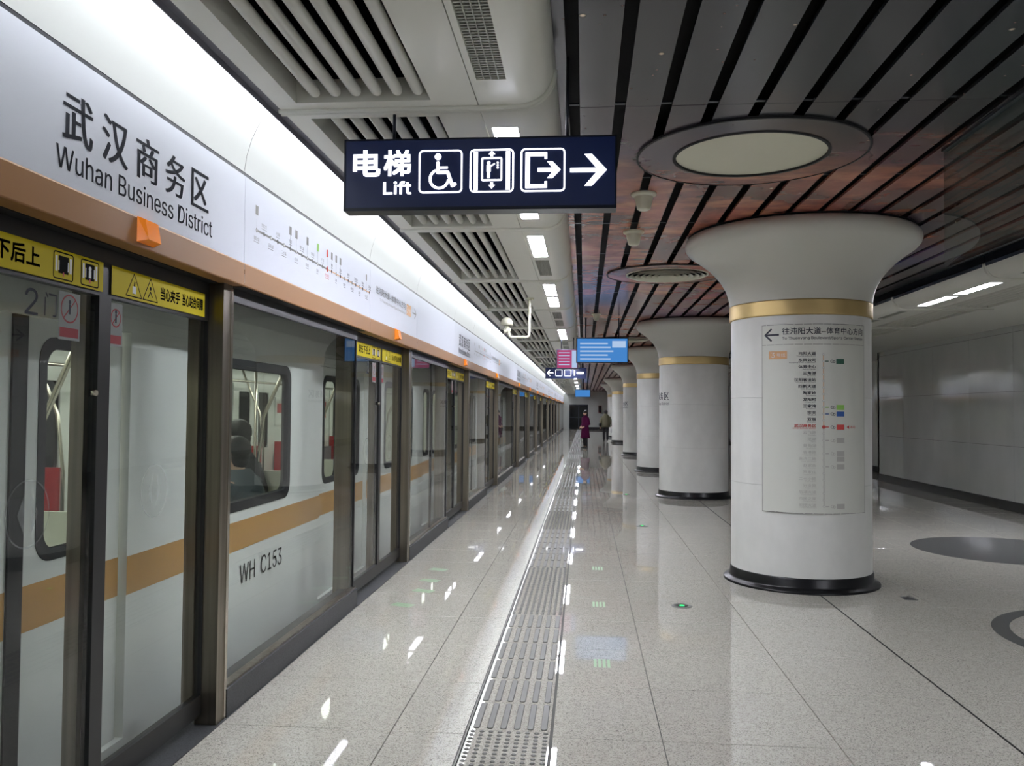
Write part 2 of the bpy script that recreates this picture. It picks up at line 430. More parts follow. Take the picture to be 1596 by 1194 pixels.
# tactile strip: light tiles with steel rods, studs before the doors
TX0, TX1, TP = -.555, -.155, .397
def rodmesh():
    mb = MB(); L, W, H = .362, .032, .005; pts = []
    for (cx, cy, a) in ((0, L / 2 - W / 2, 0), (0, -L / 2 + W / 2, PI)):
        for i in range(7): t = a + PI * i / 6; pts.append((W / 2 * math.cos(t), cy + W / 2 * math.sin(t)))
    n = len(pts)
    for sc, z in ((1, 0), (1, H * .6), (.82, H)): mb.v += [(x * sc, yv - (yv - math.copysign(L / 2 - W / 2, yv)) * (1 - sc), z) for x, yv in pts]
    for k in range(2):
        for i in range(n): j = (i + 1) % n; mb.face([k * n + i, k * n + j, (k + 1) * n + j, (k + 1) * n + i], 0)
    mb.face([2 * n + i for i in range(n)]); return mb.mesh('tactile_rod', 'rod')
rm = rodmesh(); nrod = 0; farrods = MB()
strip = MB()
def in_studs(yy): return any(s - 1.1 < yy < s + .9 for s in seams)
yy = 6.59 - TP * 9; rowl = []
while yy < 68:
    strip.box(TX0 + .002, TX1 - .002, yy + .0015, yy + TP - .0015, -.012, 0)
    rowl.append(yy); yy += TP
strip.build('tactile_tiles', 'floor', floor, kind='stuff')
for yy in rowl:
    if in_studs(yy + TP / 2):
        continue
    for i in range(6):
        x = TX0 + (i + .5) * (TX1 - TX0) / 6
        if nrod < 294 and yy > 3.8: link('tactile_rod', rm, floor, (x, yy + TP / 2, 0)); nrod += 1
        else: farrods.box(x - .016, x + .016, yy + .018, yy + TP - .018, 0, .005)
farrods.build('tactile_rods_far', 'rod', floor, kind='stuff')
def studblock():
    mb = MB()
    for i in range(9):
        for j in range(9):
            x, y_ = TX0 + (i + .5) * .4 / 9, (j + .5) * TP / 9
            n = len(mb.v)
            for r, z in ((.0135, 0), (.009, .005)):
                for q in range(6): t = q * PI / 3; mb.v.append((x + r * math.cos(t), y_ + r * math.sin(t), z))
            for q in range(6): p = (q + 1) % 6; mb.face([n + q, n + p, n + 6 + p, n + 6 + q], 0, True)
            mb.face([n + 6 + q for q in range(6)], 0)
    return mb.mesh('tactile_studs', 'rod')
sb = studblock()
for yy in rowl:
    if in_studs(yy + TP / 2): link('tactile_studs', sb, floor, (0, yy, 0), kind='stuff')
MB().box(-.566, -.558, 0, 68, -.01, .002).box(-.5725, -.5685, 0, 68, -.01, .001, 1).build('edge_strip', ['rod', 'rubber'], floor)
MB().box(2.023, 2.035, YB, YEND, -.01, .001).build('movement_joint', 'joint', floor)
# round granite inlays
MB().lathe([(1.04, -.005), (1.04, .0008), (0.0001, .0008)], (4.9, 10.36), 72, sm=False).build('floor_inlay', 'inlay', floor, label='solid dark grey round inlay')
MB().lathe([(1.06, -.005), (1.06, .0008), (.94, .0008), (.94, -.005)], (4.0, 6.27), 72, sm=False).build('floor_inlay', 'inlay', floor, label='dark grey ring inlay')
MB().lathe([(1.04, -.005), (1.04, .0008), (.0001, .0008)], (4.9, 19.5), 64, sm=False).build('floor_inlay', 'inlay', floor)
# platform edge beyond the doors, track bed
MB().box(-2.12, -1.79, YB, YEND, -.3, -.002).build('trim_1', 'plinth', kind='structure')
MB().box(-7.0, -2.12, YB, YEND, -1.5, -1.3).build('floor_track', 'track', kind='structure')

# ------------------------------------------------------------------ walls
w = empty('wall_right', (XW, 0, 0), kind='structure')
MB().box(.02, .25, YB, 20.8, 0, 3.6).build('wall_backing', 'grout', w)
pz = [.16, 1.05, 1.94, 2.9, 3.4]; pl = 1.6
for k in range(16):
    a = 20.8 - pl * (k + 1)
    if a < YB - .1: break
    for z0, z1 in zip(pz, pz[1:]): MB().box(0, .02, a + .003, a + pl - .003, z0 + .003, z1 - .003).build('wall_panel', 'wall', w)
MB().box(-.012, .02, YB, 20.8, 0, .16).build('baseboard_right', 'base', w)
w2 = empty('wall_far_right', (XW + .9, 0, 0), kind='structure')
MB().box(0, .2, 20.8, YEND, 0, 3.6).build('wall_backing', 'wall', w2)
MB().box(-.012, 0, 20.8, YEND, 0, .16).build('baseboard_right', 'base', w2)
MB().box(-.9, .2, 20.7, 20.8, 0, 3.6).build('wall_return', 'wall', w2)
we = empty('wall_end', (0, YEND, 0), kind='structure')
MB().box(-2.4, -1.3, 0, .2, 0, 3.6).box(.33, XW + 1.1, 0, .2, 0, 3.6).box(-1.3, .33, 0, .2, 2.14, 3.6).build('wall_backing', 'wall', we)
MB().box(.33, XW + 1.1, -.015, 0, 0, .2).build('baseboard_end', 'base', we)
d = empty('door_1', (-.48, YEND, 0), kind='structure')
MB().box(-.82, .81, .05, .1, 0, 2.14).build('door_glass', 'darkglass', d)
MB().box(-.82, -.76, -.03, .06, 0, 2.14).box(.75, .81, -.03, .06, 0, 2.14).box(-.76, .75, -.03, .06, 2.08, 2.14).box(-.03, .03, -.03, .06, 0, 2.08).box(-.76, .75, -.03, .06, 1.0, 1.05).build('door_frame', 'signframe', d)
wb = MB().box(-7, XW + .3, YB - .2, YB, -1.3, 3.6).build('wall_back', 'wall', kind='structure')
MB().box(-7.2, -7.0, YB, YEND, -1.5, 3.8).build('wall_tunnel', 'track', kind='structure')
MB().box(-7.2, -2.2, YEND - .1, YEND + .1, -1.5, 3.8).build('wall_tunnel_end', 'track', kind='structure')
MB().box(-7.2, XW + 1.2, YB - .2, YEND + .2, 3.6, 3.8).build('ceiling_slab', 'void', kind='structure')

# ------------------------------------------------------------------ ceiling: printed planks with black gaps
ceil = MB().box(-.17, 2 * CX + .17, YB, YEND, ZG + .11, ZG + .13).build('ceiling', 'void_strip', kind='structure')
PP = .2525; SEG = 3.0
pm = MB().box(.031, PP - .031, .003, SEG - .003, 0, .02).mesh('ceiling_plank', 'galaxy')
x0 = -.063; nk = 17; farp = MB(); cnt = 0
def plank_pieces(xa, xb, ya, yb):        # leaves round holes for the columns' capitals
    return [(ya, yb)]
edge_pl = MB()
edge_pl.box(-.148, x0 - .031, YB, YEND, ZG, ZG + .02)
edge_pl.box(x0 + nk * PP + .03 - .031 + .001, 2 * CX + .148, YB, YEND, ZG, ZG + .02)
edge_pl.build('ceiling_edge_plank', 'galaxy', ceil)
for k in range(-2, 26):
    ya = 1.7 + SEG * k
    for i in range(nk):
        if ya > YEND: continue
        if 0 <= k < 15 and cnt < 290: link('ceiling_plank', pm, ceil, (x0 + PP * i, ya, ZG)); cnt += 1
        else: farp.box(x0 + PP * i + .031, x0 + PP * (i + 1) - .031, ya + .003, min(ya + SEG - .003, YEND), ZG, ZG + .02)
farp.build('ceiling_planks_far', 'galaxy', ceil, kind='stuff')
clip = MB()
for k in range(2, 26):
    for i in range(nk + 1):
        if i > 9: continue
        xx = x0 + PP * i
        for yy in (1.7 + 1.5 * k,): clip.box(xx - .028, xx + .028, yy - .012, yy + .012, ZG + .014, ZG + .022)
clip.build('plank_clips', 'signframe', ceil, kind='stuff')
MB().box(2 * CX + .15, 2 * CX + .19, YB, YEND, ZG - .12, ZG + .1).build('ceiling_edge_strip', 'navyfascia', kind='structure')

def ring(name, x, y, white, label):
    t = empty(name, (x, y, ZG), label, 'ceiling fixture')
    MB().lathe([(.735, .0), (.735, -.014), (.722, -.016), (.722, -.004)], seg=64, sm=False).build('rim', 'rubber', t)
    MB().lathe([(.722, -.001), (.722, -.012), (.50, -.012), (.50, .07)], seg=64, sm=False).build('ring_plate', 'galaxy', t)
    MB().lathe([(.50, -.010), (.497, -.018), (.478, -.018), (.478, -.001)], seg=64, sm=False).build('inner_rim', 'rubber' if white else 'ivory', t)
    if white:
        MB().lathe([(.478, -.004), (.0001, -.008)], seg=48, sm=False).build('cover_disc', 'ivory', t)
        return t
    MB().lathe([(.478, -.002), (.0001, -.002)], seg=48, sm=False).build('duct', 'void', t)
    for q in range(6):
        r = .46 - q * .07
        MB().lathe([(r, -.034), (r - .045, -.006), (r - .05, -.008), (r - .006, -.036), (r, -.034)], seg=48).build('vane', 'ivory', t)
    return t
ring('ceiling_access_ring', 1.07, 5.62, True, 'large round ceiling opening closed by a pale cover, nearest one')
ring('ceiling_diffuser', 1.0, 10.5, False, 'round white air diffuser in a printed ring, left of first column')
ring('ceiling_diffuser', 1.0, 20.0, False, 'distant round white air diffuser between the second and third columns')

def detector(x, y, s, label, nm='speaker_cone'):
    t = empty(nm, (x, y, ZG), label, 'ceiling speaker', 'ivory ceiling cones')
    MB().lathe([(.092 * s, .0), (.094 * s, -.012 * s), (.086 * s, -.02 * s), (.068 * s, -.028 * s)], seg=28).build('flange', 'ivory', t)
    MB().lathe([(.07 * s, -.026 * s), (.06 * s, -.07 * s), (.048 * s, -.118 * s), (.036 * s, -.126 * s), (.0001, -.128 * s)], seg=28).build('cone', 'ivory', t)
detector(.45, 6.6, 1.05, 'nearer ivory cone speaker under a ceiling gap')
detector(.453, 8.0, 1.05, 'second ivory cone speaker under the same ceiling gap')
detector(.2, 14.8, .9, 'small distant ivory cone hanging from the ceiling')

# ------------------------------------------------------------------ side ceilings: modules with rods, lamp strip and bullnose
ML = 2.70; MY0 = 3.97 - ML * 3
def side_prof(sg):
    P = [(-.345, ZC), (-.315, ZC)]
    for i in range(1, 9): t = PI / 2 * i / 8; P.append((-.315 + .165 * math.sin(t), ZC + .165 * (1 - math.cos(t))))
    P.append((-.15, ZG + .02)); return P
def mx(sg, x): return x if sg > 0 else 2 * CX - x
def bx(mb, sg, xa, xb, *r, m=0):
    a, b = sorted((mx(sg, xa), mx(sg, xb))); mb.box(a, b, *r, m=m)
mod = {}
for sg in (1, -1):
    e = .004; p = MB()
    bx(p, sg, -1.46, -1.365, e, ML - e, ZC, ZC + .03); bx(p, sg, -1.365, -1.355, e, ML - e, ZC, ZC + .11)
    bx(p, sg, -.716, -.706, e, ML - e, ZC, ZC + .11); bx(p, sg, -.706, -.506, e, ML - e, ZC, ZC + .03)
    bx(p, sg, -1.355, -.716, e, .10, ZC, ZC + .03); bx(p, sg, -1.355, -.716, ML - .10, ML - e, ZC, ZC + .03)
    bx(p, sg, -1.355, -.716, .10, .108, ZC, ZC + .11); bx(p, sg, -1.355, -.716, ML - .108, ML - .10, ZC, ZC + .11)
    P = [(mx(sg, a), b) for a, b in side_prof(sg)]
    p.sweep(P, e, ML - e)
    mod[sg, 'panel'] = p.mesh('ceiling_panel', 'ceil_white')
    s_ = MB(); bx(s_, sg, -.502, -.475, 0, ML, ZC + .001, ZC + .02); bx(s_, sg, -.345, -.318, 0, ML, ZC + .001, ZC + .02)
    bx(s_, sg, -.502, -.318, 0, ML, ZC + .037, ZC + .042)  # top plate added to block the lamps' upward light
    for a, b in ((0, .3), (1.25, 1.42), (2.37, ML)): bx(s_, sg, -.475, -.345, a, b, ZC + .001, ZC + .02)
    mod[sg, 'frame'] = s_.mesh('strip_frame', 'ceil_white')
    bd = MB()
    Q = [(mx(sg, -1.47), ZC - .004), (mx(sg, -.33), ZC - .004)] + [(mx(sg, a + .004), b - .002) for a, b in side_prof(sg)[2:-1]]
    for dy in (-.017, .017): bd.tube([(a, dy, b) for a, b in Q], .013, 8)
    mod[sg, 'bead'] = bd.mesh('joint_bead', 'ceil_white')
    rd = MB(); rd.tube([(0, .135, 0), (0, .14, 0), (0, .16, 0), (0, ML - .16, 0), (0, ML - .14, 0), (0, ML - .135, 0)], [(.009), .021, .027, .027, .021, .009], 12)
    mod[sg, 'rod'] = rd.mesh('ceiling_rod', 'ceil_rod')
    lm = MB(); bx(lm, sg, -.473, -.347, .003, .947, ZC + .012, ZC + .018); mod[sg, 'lamp'] = lm.mesh('strip_lamp', 'strip')
    vt = MB(); bx(vt, sg, -.475, -.345, 0, .95, ZC + .03, ZC + .035, m=1)
    for q in range(38): bx(vt, sg, -.473, -.347, .008 + q * .0248, .018 + q * .0248, ZC + .010, ZC + .020)
    for q in range(3): bx(vt, sg, -.444 + q * .032, -.440 + q * .032, .0, .95, ZC + .003, ZC + .010)
    mod[sg, 'vent'] = vt.mesh('strip_louvre', ['vent', 'prism'])
pat = {0: 'LL', 1: 'VV', 2: 'VV', 3: 'LL', 4: 'LV', 5: 'LL', 6: 'VV', 7: 'LL', 8: 'VV', 9: 'LL'}
nm = int((YEND - MY0) / ML)
for sg in (1, -1):
    for k in range(nm):
        ya = MY0 + ML * k
        t = empty('ceiling_side_bay', (0, ya, 0), kind='structure')
        link('ceiling_panel', mod[sg, 'panel'], t); link('strip_frame', mod[sg, 'frame'], t); link('joint_bead', mod[sg, 'bead'], t)
        for i in range(6): link('ceiling_rod', mod[sg, 'rod'], t, (mx(sg, -1.25 + .0965 * i), 0, ZC + .034))
        pp = pat.get(k, 'LL' if k % 2 else 'VV')
        if sg < 0: pp = 'LL' if k in (0, 1, 2, 5) else 'VV'  # unseen near bays lit as added light on the columns' right side
        for c_, off in zip(pp, (.3, 1.42)):
            if c_ == 'L': link('strip_lamp', mod[sg, 'lamp'], t, (0, off, 0))
            else: link('strip_louvre', mod[sg, 'vent'], t, (0, off, 0))
    a, b = sorted((mx(sg, -1.46), mx(sg, -.17)))
    vb = MB().box(a, b, YB, YEND, ZC + .33, ZC + .35)
    bx(vb, sg, -1.462, -1.46, YB, YEND, ZC + .013, ZC + .33); bx(vb, sg, -.20, -.19, YB, YEND, ZC + .13, ZC + .33)  # side boards added, unseen, to keep lamp light out of the void
    vb.build('ceiling_void', 'void', kind='structure')
# flat ceiling between the right-hand bays and the wall
MB().box(2 * CX + 1.46, XW + .95, YB, YEND, ZC, ZC + .03).build('ceiling_flat', 'ceil_white', kind='structure')

# cove with the continuous lamp line above the screen doors
cv = empty('ceiling_cove', (0, 0, 0), kind='structure')
cp = [(-1.756, 2.786), (-1.755, 2.80), (-1.745, 2.87), (-1.72, 2.955), (-1.685, 3.03), (-1.64, 3.09), (-1.58, 3.13), (-1.50, 3.15)]
jl = [S0 + 1.04 + a for a in ()]
js = sorted([s + 1.04 for s in seams] + [s - .93 for s in seams[1:]])
js = [YB] + js + [YEND]
for a, b in zip(js, js[1:]):
    if b - a > .1: MB().sweep(cp, a + .002, b - .002).build('cove_panel', 'cove', cv)
MB().box(-1.525, -1.464, YB, YEND, ZC + .03, ZC + .036).box(-1.53, -1.525, YB, YEND, ZC + .002, ZC + .036).build('cove_ledge', 'signgrey', cv)
yy = YB + .2
tubem = MB().tube([(-1.565, 0.004, 3.085), (-1.565, 1.196, 3.085)], .016, 8).mesh('lamp_tube', 'lamp')
while yy < YEND - 1.3: link('lamp_tube', tubem, cv, (0, yy, 0)); yy += 1.21
MB().box(-1.62, -1.50, YB, YEND, 3.155, 3.17).build('cove_top', 'ceil_white', cv)
MB().box(-7.0, -1.76, YB, YEND, 3.3, 3.32).build('ceiling_track', 'void', kind='structure')

# ------------------------------------------------------------------ platform screen doors, one bay per door
STN = ['宏图大道', '市民之家', '后湖大道', '兴业路', '二七小路', '罗家庄', '赵家条', '惠济二路', '香港路', '菱角湖', '范湖', '云飞路', '武汉商务区',
       '双墩', '宗关', '王家湾', '龙阳村', '陶家岭', '四新大道', '汉阳客运站', '三角湖', '体育中心', '东风公司', '沌阳大道']
XF = -1.75
FP = plane((XF, 0, 0), (0, 1, 0), (0, 0, 1))            # fascia front: u = +y, v = z, normal +x
XG, XL = -1.838, -1.895                                 # fixed glass and door leaf planes
LP = plane((XL + .02, 0, 0), (0, 1, 0), (0, 0, 1))
def fascia_print(kind):
    f = Flat()
    if kind == 'name':
        for i, ch in enumerate('武汉商务区'): f.text(ch, -.50 + i * .235, -.50 + i * .235 + .17, 2.47, 2.64, bold=-.03)
        f.text('Wuhan Business District', -.535, .655, 2.365, 2.445, bold=-.012)
        return f, ['ink']
    if kind == 'direction':
        f.text('往沌阳大道--体育中心方向', -.74, .45, 2.545, 2.61, bold=.01)
        f.text('To Zhuanyang Boulevard/Sports Center Station', -.60, .45, 2.49, 2.52)
        f.rect(.50, .72, 2.50, 2.61, 1); f.text('3', .515, .555, 2.52, 2.59, 2); f.text('号线', .58, .70, 2.535, 2.575, 2)
        f.pline([(.80, 2.555), (.97, 2.555)], .014); f.pline([(.90, 2.605), (.975, 2.555), (.90, 2.505)], .014)
        return f, ['inkgrey', 'inktan', 'printwhite']
    if kind == 'map':                                    # local y from the seam
        a, st = 1.20, .1045
        f.line((a, 2.518), (a + st * 12, 2.518), .012, 0); f.line((a + st * 12, 2.518), (a + st * 23, 2.518), .008, 1)
        for i, s in enumerate(STN):
            y = a + st * i; c = 2 if i == 12 else (0 if i < 12 else 3)
            f.disc((y, 2.518), .013 if i != 12 else .02, c)
            if i != 12 and i % 2 == 0: f.disc((y, 2.518), .007, 4)
            w_ = .019 * len(s)
            if i % 2: f.text(s, y - w_ / 2, y + w_ / 2, 2.55, 2.572, c); f.rect(y - w_ / 2, y + w_ / 2, 2.54, 2.543, c)
            else: f.text(s, y - w_ / 2, y + w_ / 2, 2.462, 2.484, c); f.rect(y - w_ / 2, y + w_ / 2, 2.452, 2.455, c)
        for i in (0, 5, 6, 8, 10, 12, 13, 14, 15, 22):
            y = a + st * i; f.line((y, 2.53), (y, 2.62), .004, 0); f.rect(y - .02, y + .02, 2.60, 2.65, 2 if i == 12 else (5 if i == 10 else 0))
        return f, ['inkgrey', 'inktan', 'inkred', 'ink', 'printwhite', 'inkgreen']
def yellow_print(side):
    f = Flat()
    if side > 0:
        f.rect(.03, .865, 2.015, 2.13, 0)
        for c in (.20, .335):
            f.pline([(c - .062, 2.027), (c + .062, 2.027), (c, 2.122), (c - .062, 2.027)], .005, 1)
        f.rect(.188, .215, 2.04, 2.07, 2); f.line((.195, 2.038), (.205, 2.09), .008, 1)
        f.pline([(.315, 2.04), (.335, 2.065), (.35, 2.045)], .006, 1); f.disc((.335, 2.08), .008, 1)
        f.text('当心夹手', .425, .605, 2.045, 2.10, 1, bold=.03); f.text('当心站台间隙', .63, .845, 2.045, 2.10, 1, bold=.03)
    else:
        f.rect(-.865, -.03, 2.015, 2.13, 0)
        f.text('请先下后上', -.80, -.42, 2.045, 2.11, 1, bold=.03)
        for c in (-.285, -.12):
            f.rring(c - .06, c + .06, 2.022, 2.122, .012, .005, 1)
            f.rect(c - .03, c + .03, 2.045, 2.108, 1)
            for q in (-1, 1): f.rect(c + q * .042 - .006, c + q * .042 + .006, 2.05, 2.105, 2); f.rect(c + q * .028 - .003, c + q * .028 + .003, 2.055, 2.09, 2)
            f.rect(c - .004, c + .004, 2.035, 2.05, 3)
        f.disc((-.12, 2.09), .009, 2); f.rect(-.128, -.112, 2.055, 2.082, 2)
    return f, ['yellow', 'inkblack', 'printwhite', 'inkred']
def sticker_print(side):
    f = Flat(); s = 1 if side > 0 else -1
    if side > 0: u0, u1, c, r = .035, .135, .085, .035
    else: u0, u1, c, r = -.29, -.16, -.225, .05
    f.rect(u0, u1, 1.81, 1.985, 0)
    f.arc((c, 1.925), r, 0, 2 * PI, .006, 1); f.line((c - r * .7, 1.925 - r * .7), (c + r * .7, 1.925 + r * .7), .005, 1)
    f.disc((c, 1.95), .008, 2); f.rect(c - .006, c + .006, 1.905, 1.942, 2)
    f.rect(u0 + .008, u1 - .008, 1.82, 1.855, 1)
    return f, ['frost', 'dullred', 'ink']
def logo_print(cy):
    f = Flat(); f.arc((cy, 1.2), .115, 0, 2 * PI, .006, 0, 40)
    f.poly([(cy - .055, 1.2), (cy - .02, 1.13), (cy - .02, 1.27)], 0); f.poly([(cy + .055, 1.2), (cy + .02, 1.13), (cy + .02, 1.27)], 0)
    return f, ['etched']
def link_print(fm, name, parent, mp, **k): f, mats = fm; return f.build(name, mats, parent, mp, **k)
def leaf(side, parent):
    a, b = (.0, .97) if side > 0 else (-.97, .0)
    mb = MB(); st = .055
    mb.box(XL - .02, XL + .015, a, a + (st if side < 0 else .042), .05, 2.19); mb.box(XL - .02, XL + .015, b - (st if side > 0 else .042), b, .05, 2.19)
    mb.box(XL - .02, XL + .015, a + .042, b - .042, .05, .15); mb.box(XL - .02, XL + .015, a + .042, b - .042, 2.0, 2.19)
    L_ = mb.build('door_leaf', 'black', parent)
    MB().box(XL - .008, XL + .006, a + .042, b - .042, .15, 2.0).build('glass_pane', 'glass', L_)
    MB().box(XL - .078, XL - .021, b - .07, b - .035, .05, 2.12).build('inner_stile', 'steel', L_)
    link_print(yellow_print(side), 'warning_strip', L_, LP, label='yellow warning strip with black characters')
    link_print(sticker_print(side), 'prohibition_sticker', L_, plane((XL + .009, 0, 0), (0, 1, 0), (0, 0, 1)))
    link_print(logo_print(a + .43 if side > 0 else b - .43), 'frosted_emblem', L_, plane((XL + .008, 0, 0), (0, 1, 0), (0, 0, 1)))
    if side < 0:
        MB().tube([(XL + .012, -.07, 1.62), (XL + .03, -.07, 1.62)], [.014, .011], 12).build('key_knob', 'steel_bright', L_)
        f = Flat(); f.text('2', -.475, -.405, 1.88, 1.972, off=.0); f.text('门', -.37, -.30, 1.885, 1.97, off=.0)
        f.build('door_number', 'ink', L_, plane((XL + .008, 0, 0), (0, 1, 0), (0, 0, 1)))
    return L_
def bay(s, nxt, idx, label):
    """door at y = s, fixed glass up to the next door at y = nxt"""
    t = empty('screen_door_bay', (0, s, 0), label, 'platform screen', 'glass platform screen door bays')
    return t
def build_bay(t, gap, kind, mull, kind2):
    leaf(-1, t); leaf(1, t)
    MB().box(XL - .03, PXW - .036, -.965, .92, 2.192, 2.33).build('door_header', 'header', t)
    MB().box(-1.95, PXW + .012, -1.02, .92, -.002, .004).build('threshold', 'plinth', t)
    p = MB(); p.box(PXW - .115, PXW - .004, .925, 1.01, 0, 2.2); q = MB().box(PXW - .06, PXW, 1.01, 1.04, 0, 2.2)
    po = p.build('steel_post', 'steel', t); q.build('post_edge', 'steel_bright', po)
    g0, g1 = 1.04, gap - 1.03
    fr = MB(); fr.box(XG - .012, XG + .022, g0, g0 + .028, .15, 2.19); fr.box(XG - .012, XG + .012, g1 - .018, g1, .15, 2.19)
    fr.box(XG - .012, XG + .02, g0 + .028, g1 - .018, 2.12, 2.19)
    if mull: fr.box(XG - .02, XG + .006, g0 + 1.38, g0 + 1.40, .15, 2.12)
    fo = fr.build('fixed_panel', 'black', t)
    MB().box(XG - .005, XG + .005, g0 + .028, g1 - .018, .15, 2.12).build('glass_pane', 'glass', fo)
    MB().box(XG - .10, PXW + .004, g0, g1, -.01, .14).box(XG - .02, PXW - .01, g0, g1, .14, .152, 1).build('plinth', ['plinth', 'steel'], fo)
    MB().box(-1.985, XG - .014, g1 - .045, g1 + .0, 0, 2.19).build('back_post', 'steel', fo)
    MB().box(XL - .02, XF - .01, 1.05, gap - 1.04, 2.192, 2.215).build('header_soffit', 'header', t)
    # fascia panels
    def fpan(a, b, pr):
        o = MB().box(XF - .08, XF, a + .0025, b - .0025, 2.315, 2.765).build('fascia_panel', 'white_fascia', t)
        MB().sweep([(XF - .08, 2.195), (XF + .002, 2.195), (XF + .004, 2.20), (XF + .004, 2.308), (XF, 2.315), (XF - .08, 2.315)], a + .002, b - .002, sm=False).build('bronze_band', 'orange_band', o)
        if pr: link_print(fascia_print(pr), 'lettering', o, FP)
    fpan(-.93, 1.04, kind); fpan(1.04, gap - .93, kind2)
    MB().box(XF - .085, XF - .006, -.925, gap - .935, 2.766, 2.783).build('fascia_cap', 'signframe', t)
    a = MB(); a.v += [(XF + .004, -.02, 2.215), (XF + .004, .11, 2.215), (XF + .004, .11, 2.315), (XF + .004, -.02, 2.315), (XF + .045, -.005, 2.225), (XF + .045, .095, 2.225), (XF + .03, .095, 2.305), (XF + .03, -.005, 2.305)]
    for q_ in ((4, 5, 6, 7), (0, 1, 5, 4), (1, 2, 6, 5), (2, 3, 7, 6), (3, 0, 4, 7), (3, 2, 1, 0)): a.face(list(q_))
    a.build('door_lamp', 'amber', t)
ordn = ['', 'first', 'second', 'third', 'fourth', 'fifth', 'sixth', 'seventh', 'eighth', 'ninth', 'tenth', 'eleventh', 'twelfth', 'thirteenth', 'fourteenth']
proto = {}
for i, s in enumerate(seams):
    gap = (seams[i + 1] - s) if i + 1 < len(seams) else YEND - s + .9
    kind = 'name' if (i - 1) % 2 == 0 else 'direction'; kind2 = 'map' if (i - 1) % 2 == 0 else None; mull = (i - 1) % 2 == 1
    if i == 0: lb = 'screen door bay just before the door marked 2, at the near end'
    elif i == 1: lb = 'nearest glass screen door bay, door marked 2 and big station name above'
    elif i == 2: lb = 'second glass screen door bay, direction lettering above and split fixed pane'
    else: lb = ordn[i] + ' glass screen door bay along the platform, counted from the camera'
    key = (round(gap, 2), kind)
    if key in proto:
        t = copy_tree(proto[key]); t.location = (0, s, 0); t['label'] = lb
    else:
        t = bay(s, 0, i, lb); build_bay(t, gap, kind, mull and gap < 5, kind2); proto[key] = t

# ------------------------------------------------------------------ train
def rr_loop(y0, y1, z0, z1, r, n=6):
    o = []
    for cy, cz, a in ((y1 - r, z1 - r, 0), (y0 + r, z1 - r, PI / 2), (y0 + r, z0 + r, PI), (y1 - r, z0 + r, 1.5 * PI)):
        for i in range(n + 1): t = a + PI / 2 * i / n; o.append((cy + r * math.cos(t), cz + r * math.sin(t)))
    return o
def rim(mb, x, d, y0, y1, z0, z1, w, r, m=0):
    A, B = rr_loop(y0, y1, z0, z1, r), rr_loop(y0 + w, y1 - w, z0 + w, z1 - w, max(.02, r - w * .5)); n = len(A); b = len(mb.v)
    mb.v += [(x, a, c) for a, c in A] + [(x, a, c) for a, c in B] + [(x - d, a, c) for a, c in A] + [(x - d, a, c) for a, c in B]
    for i in range(n):
        j = (i + 1) % n
        mb.face([b + i, b + j, b + n + j, b + n + i], m); mb.face([b + n + i, b + n + j, b + 3 * n + j, b + 3 * n + i], m, True); mb.face([b + i, b + j, b + 2 * n + j, b + 2 * n + i], m, True)
XT, XT2 = -2.2, -4.95
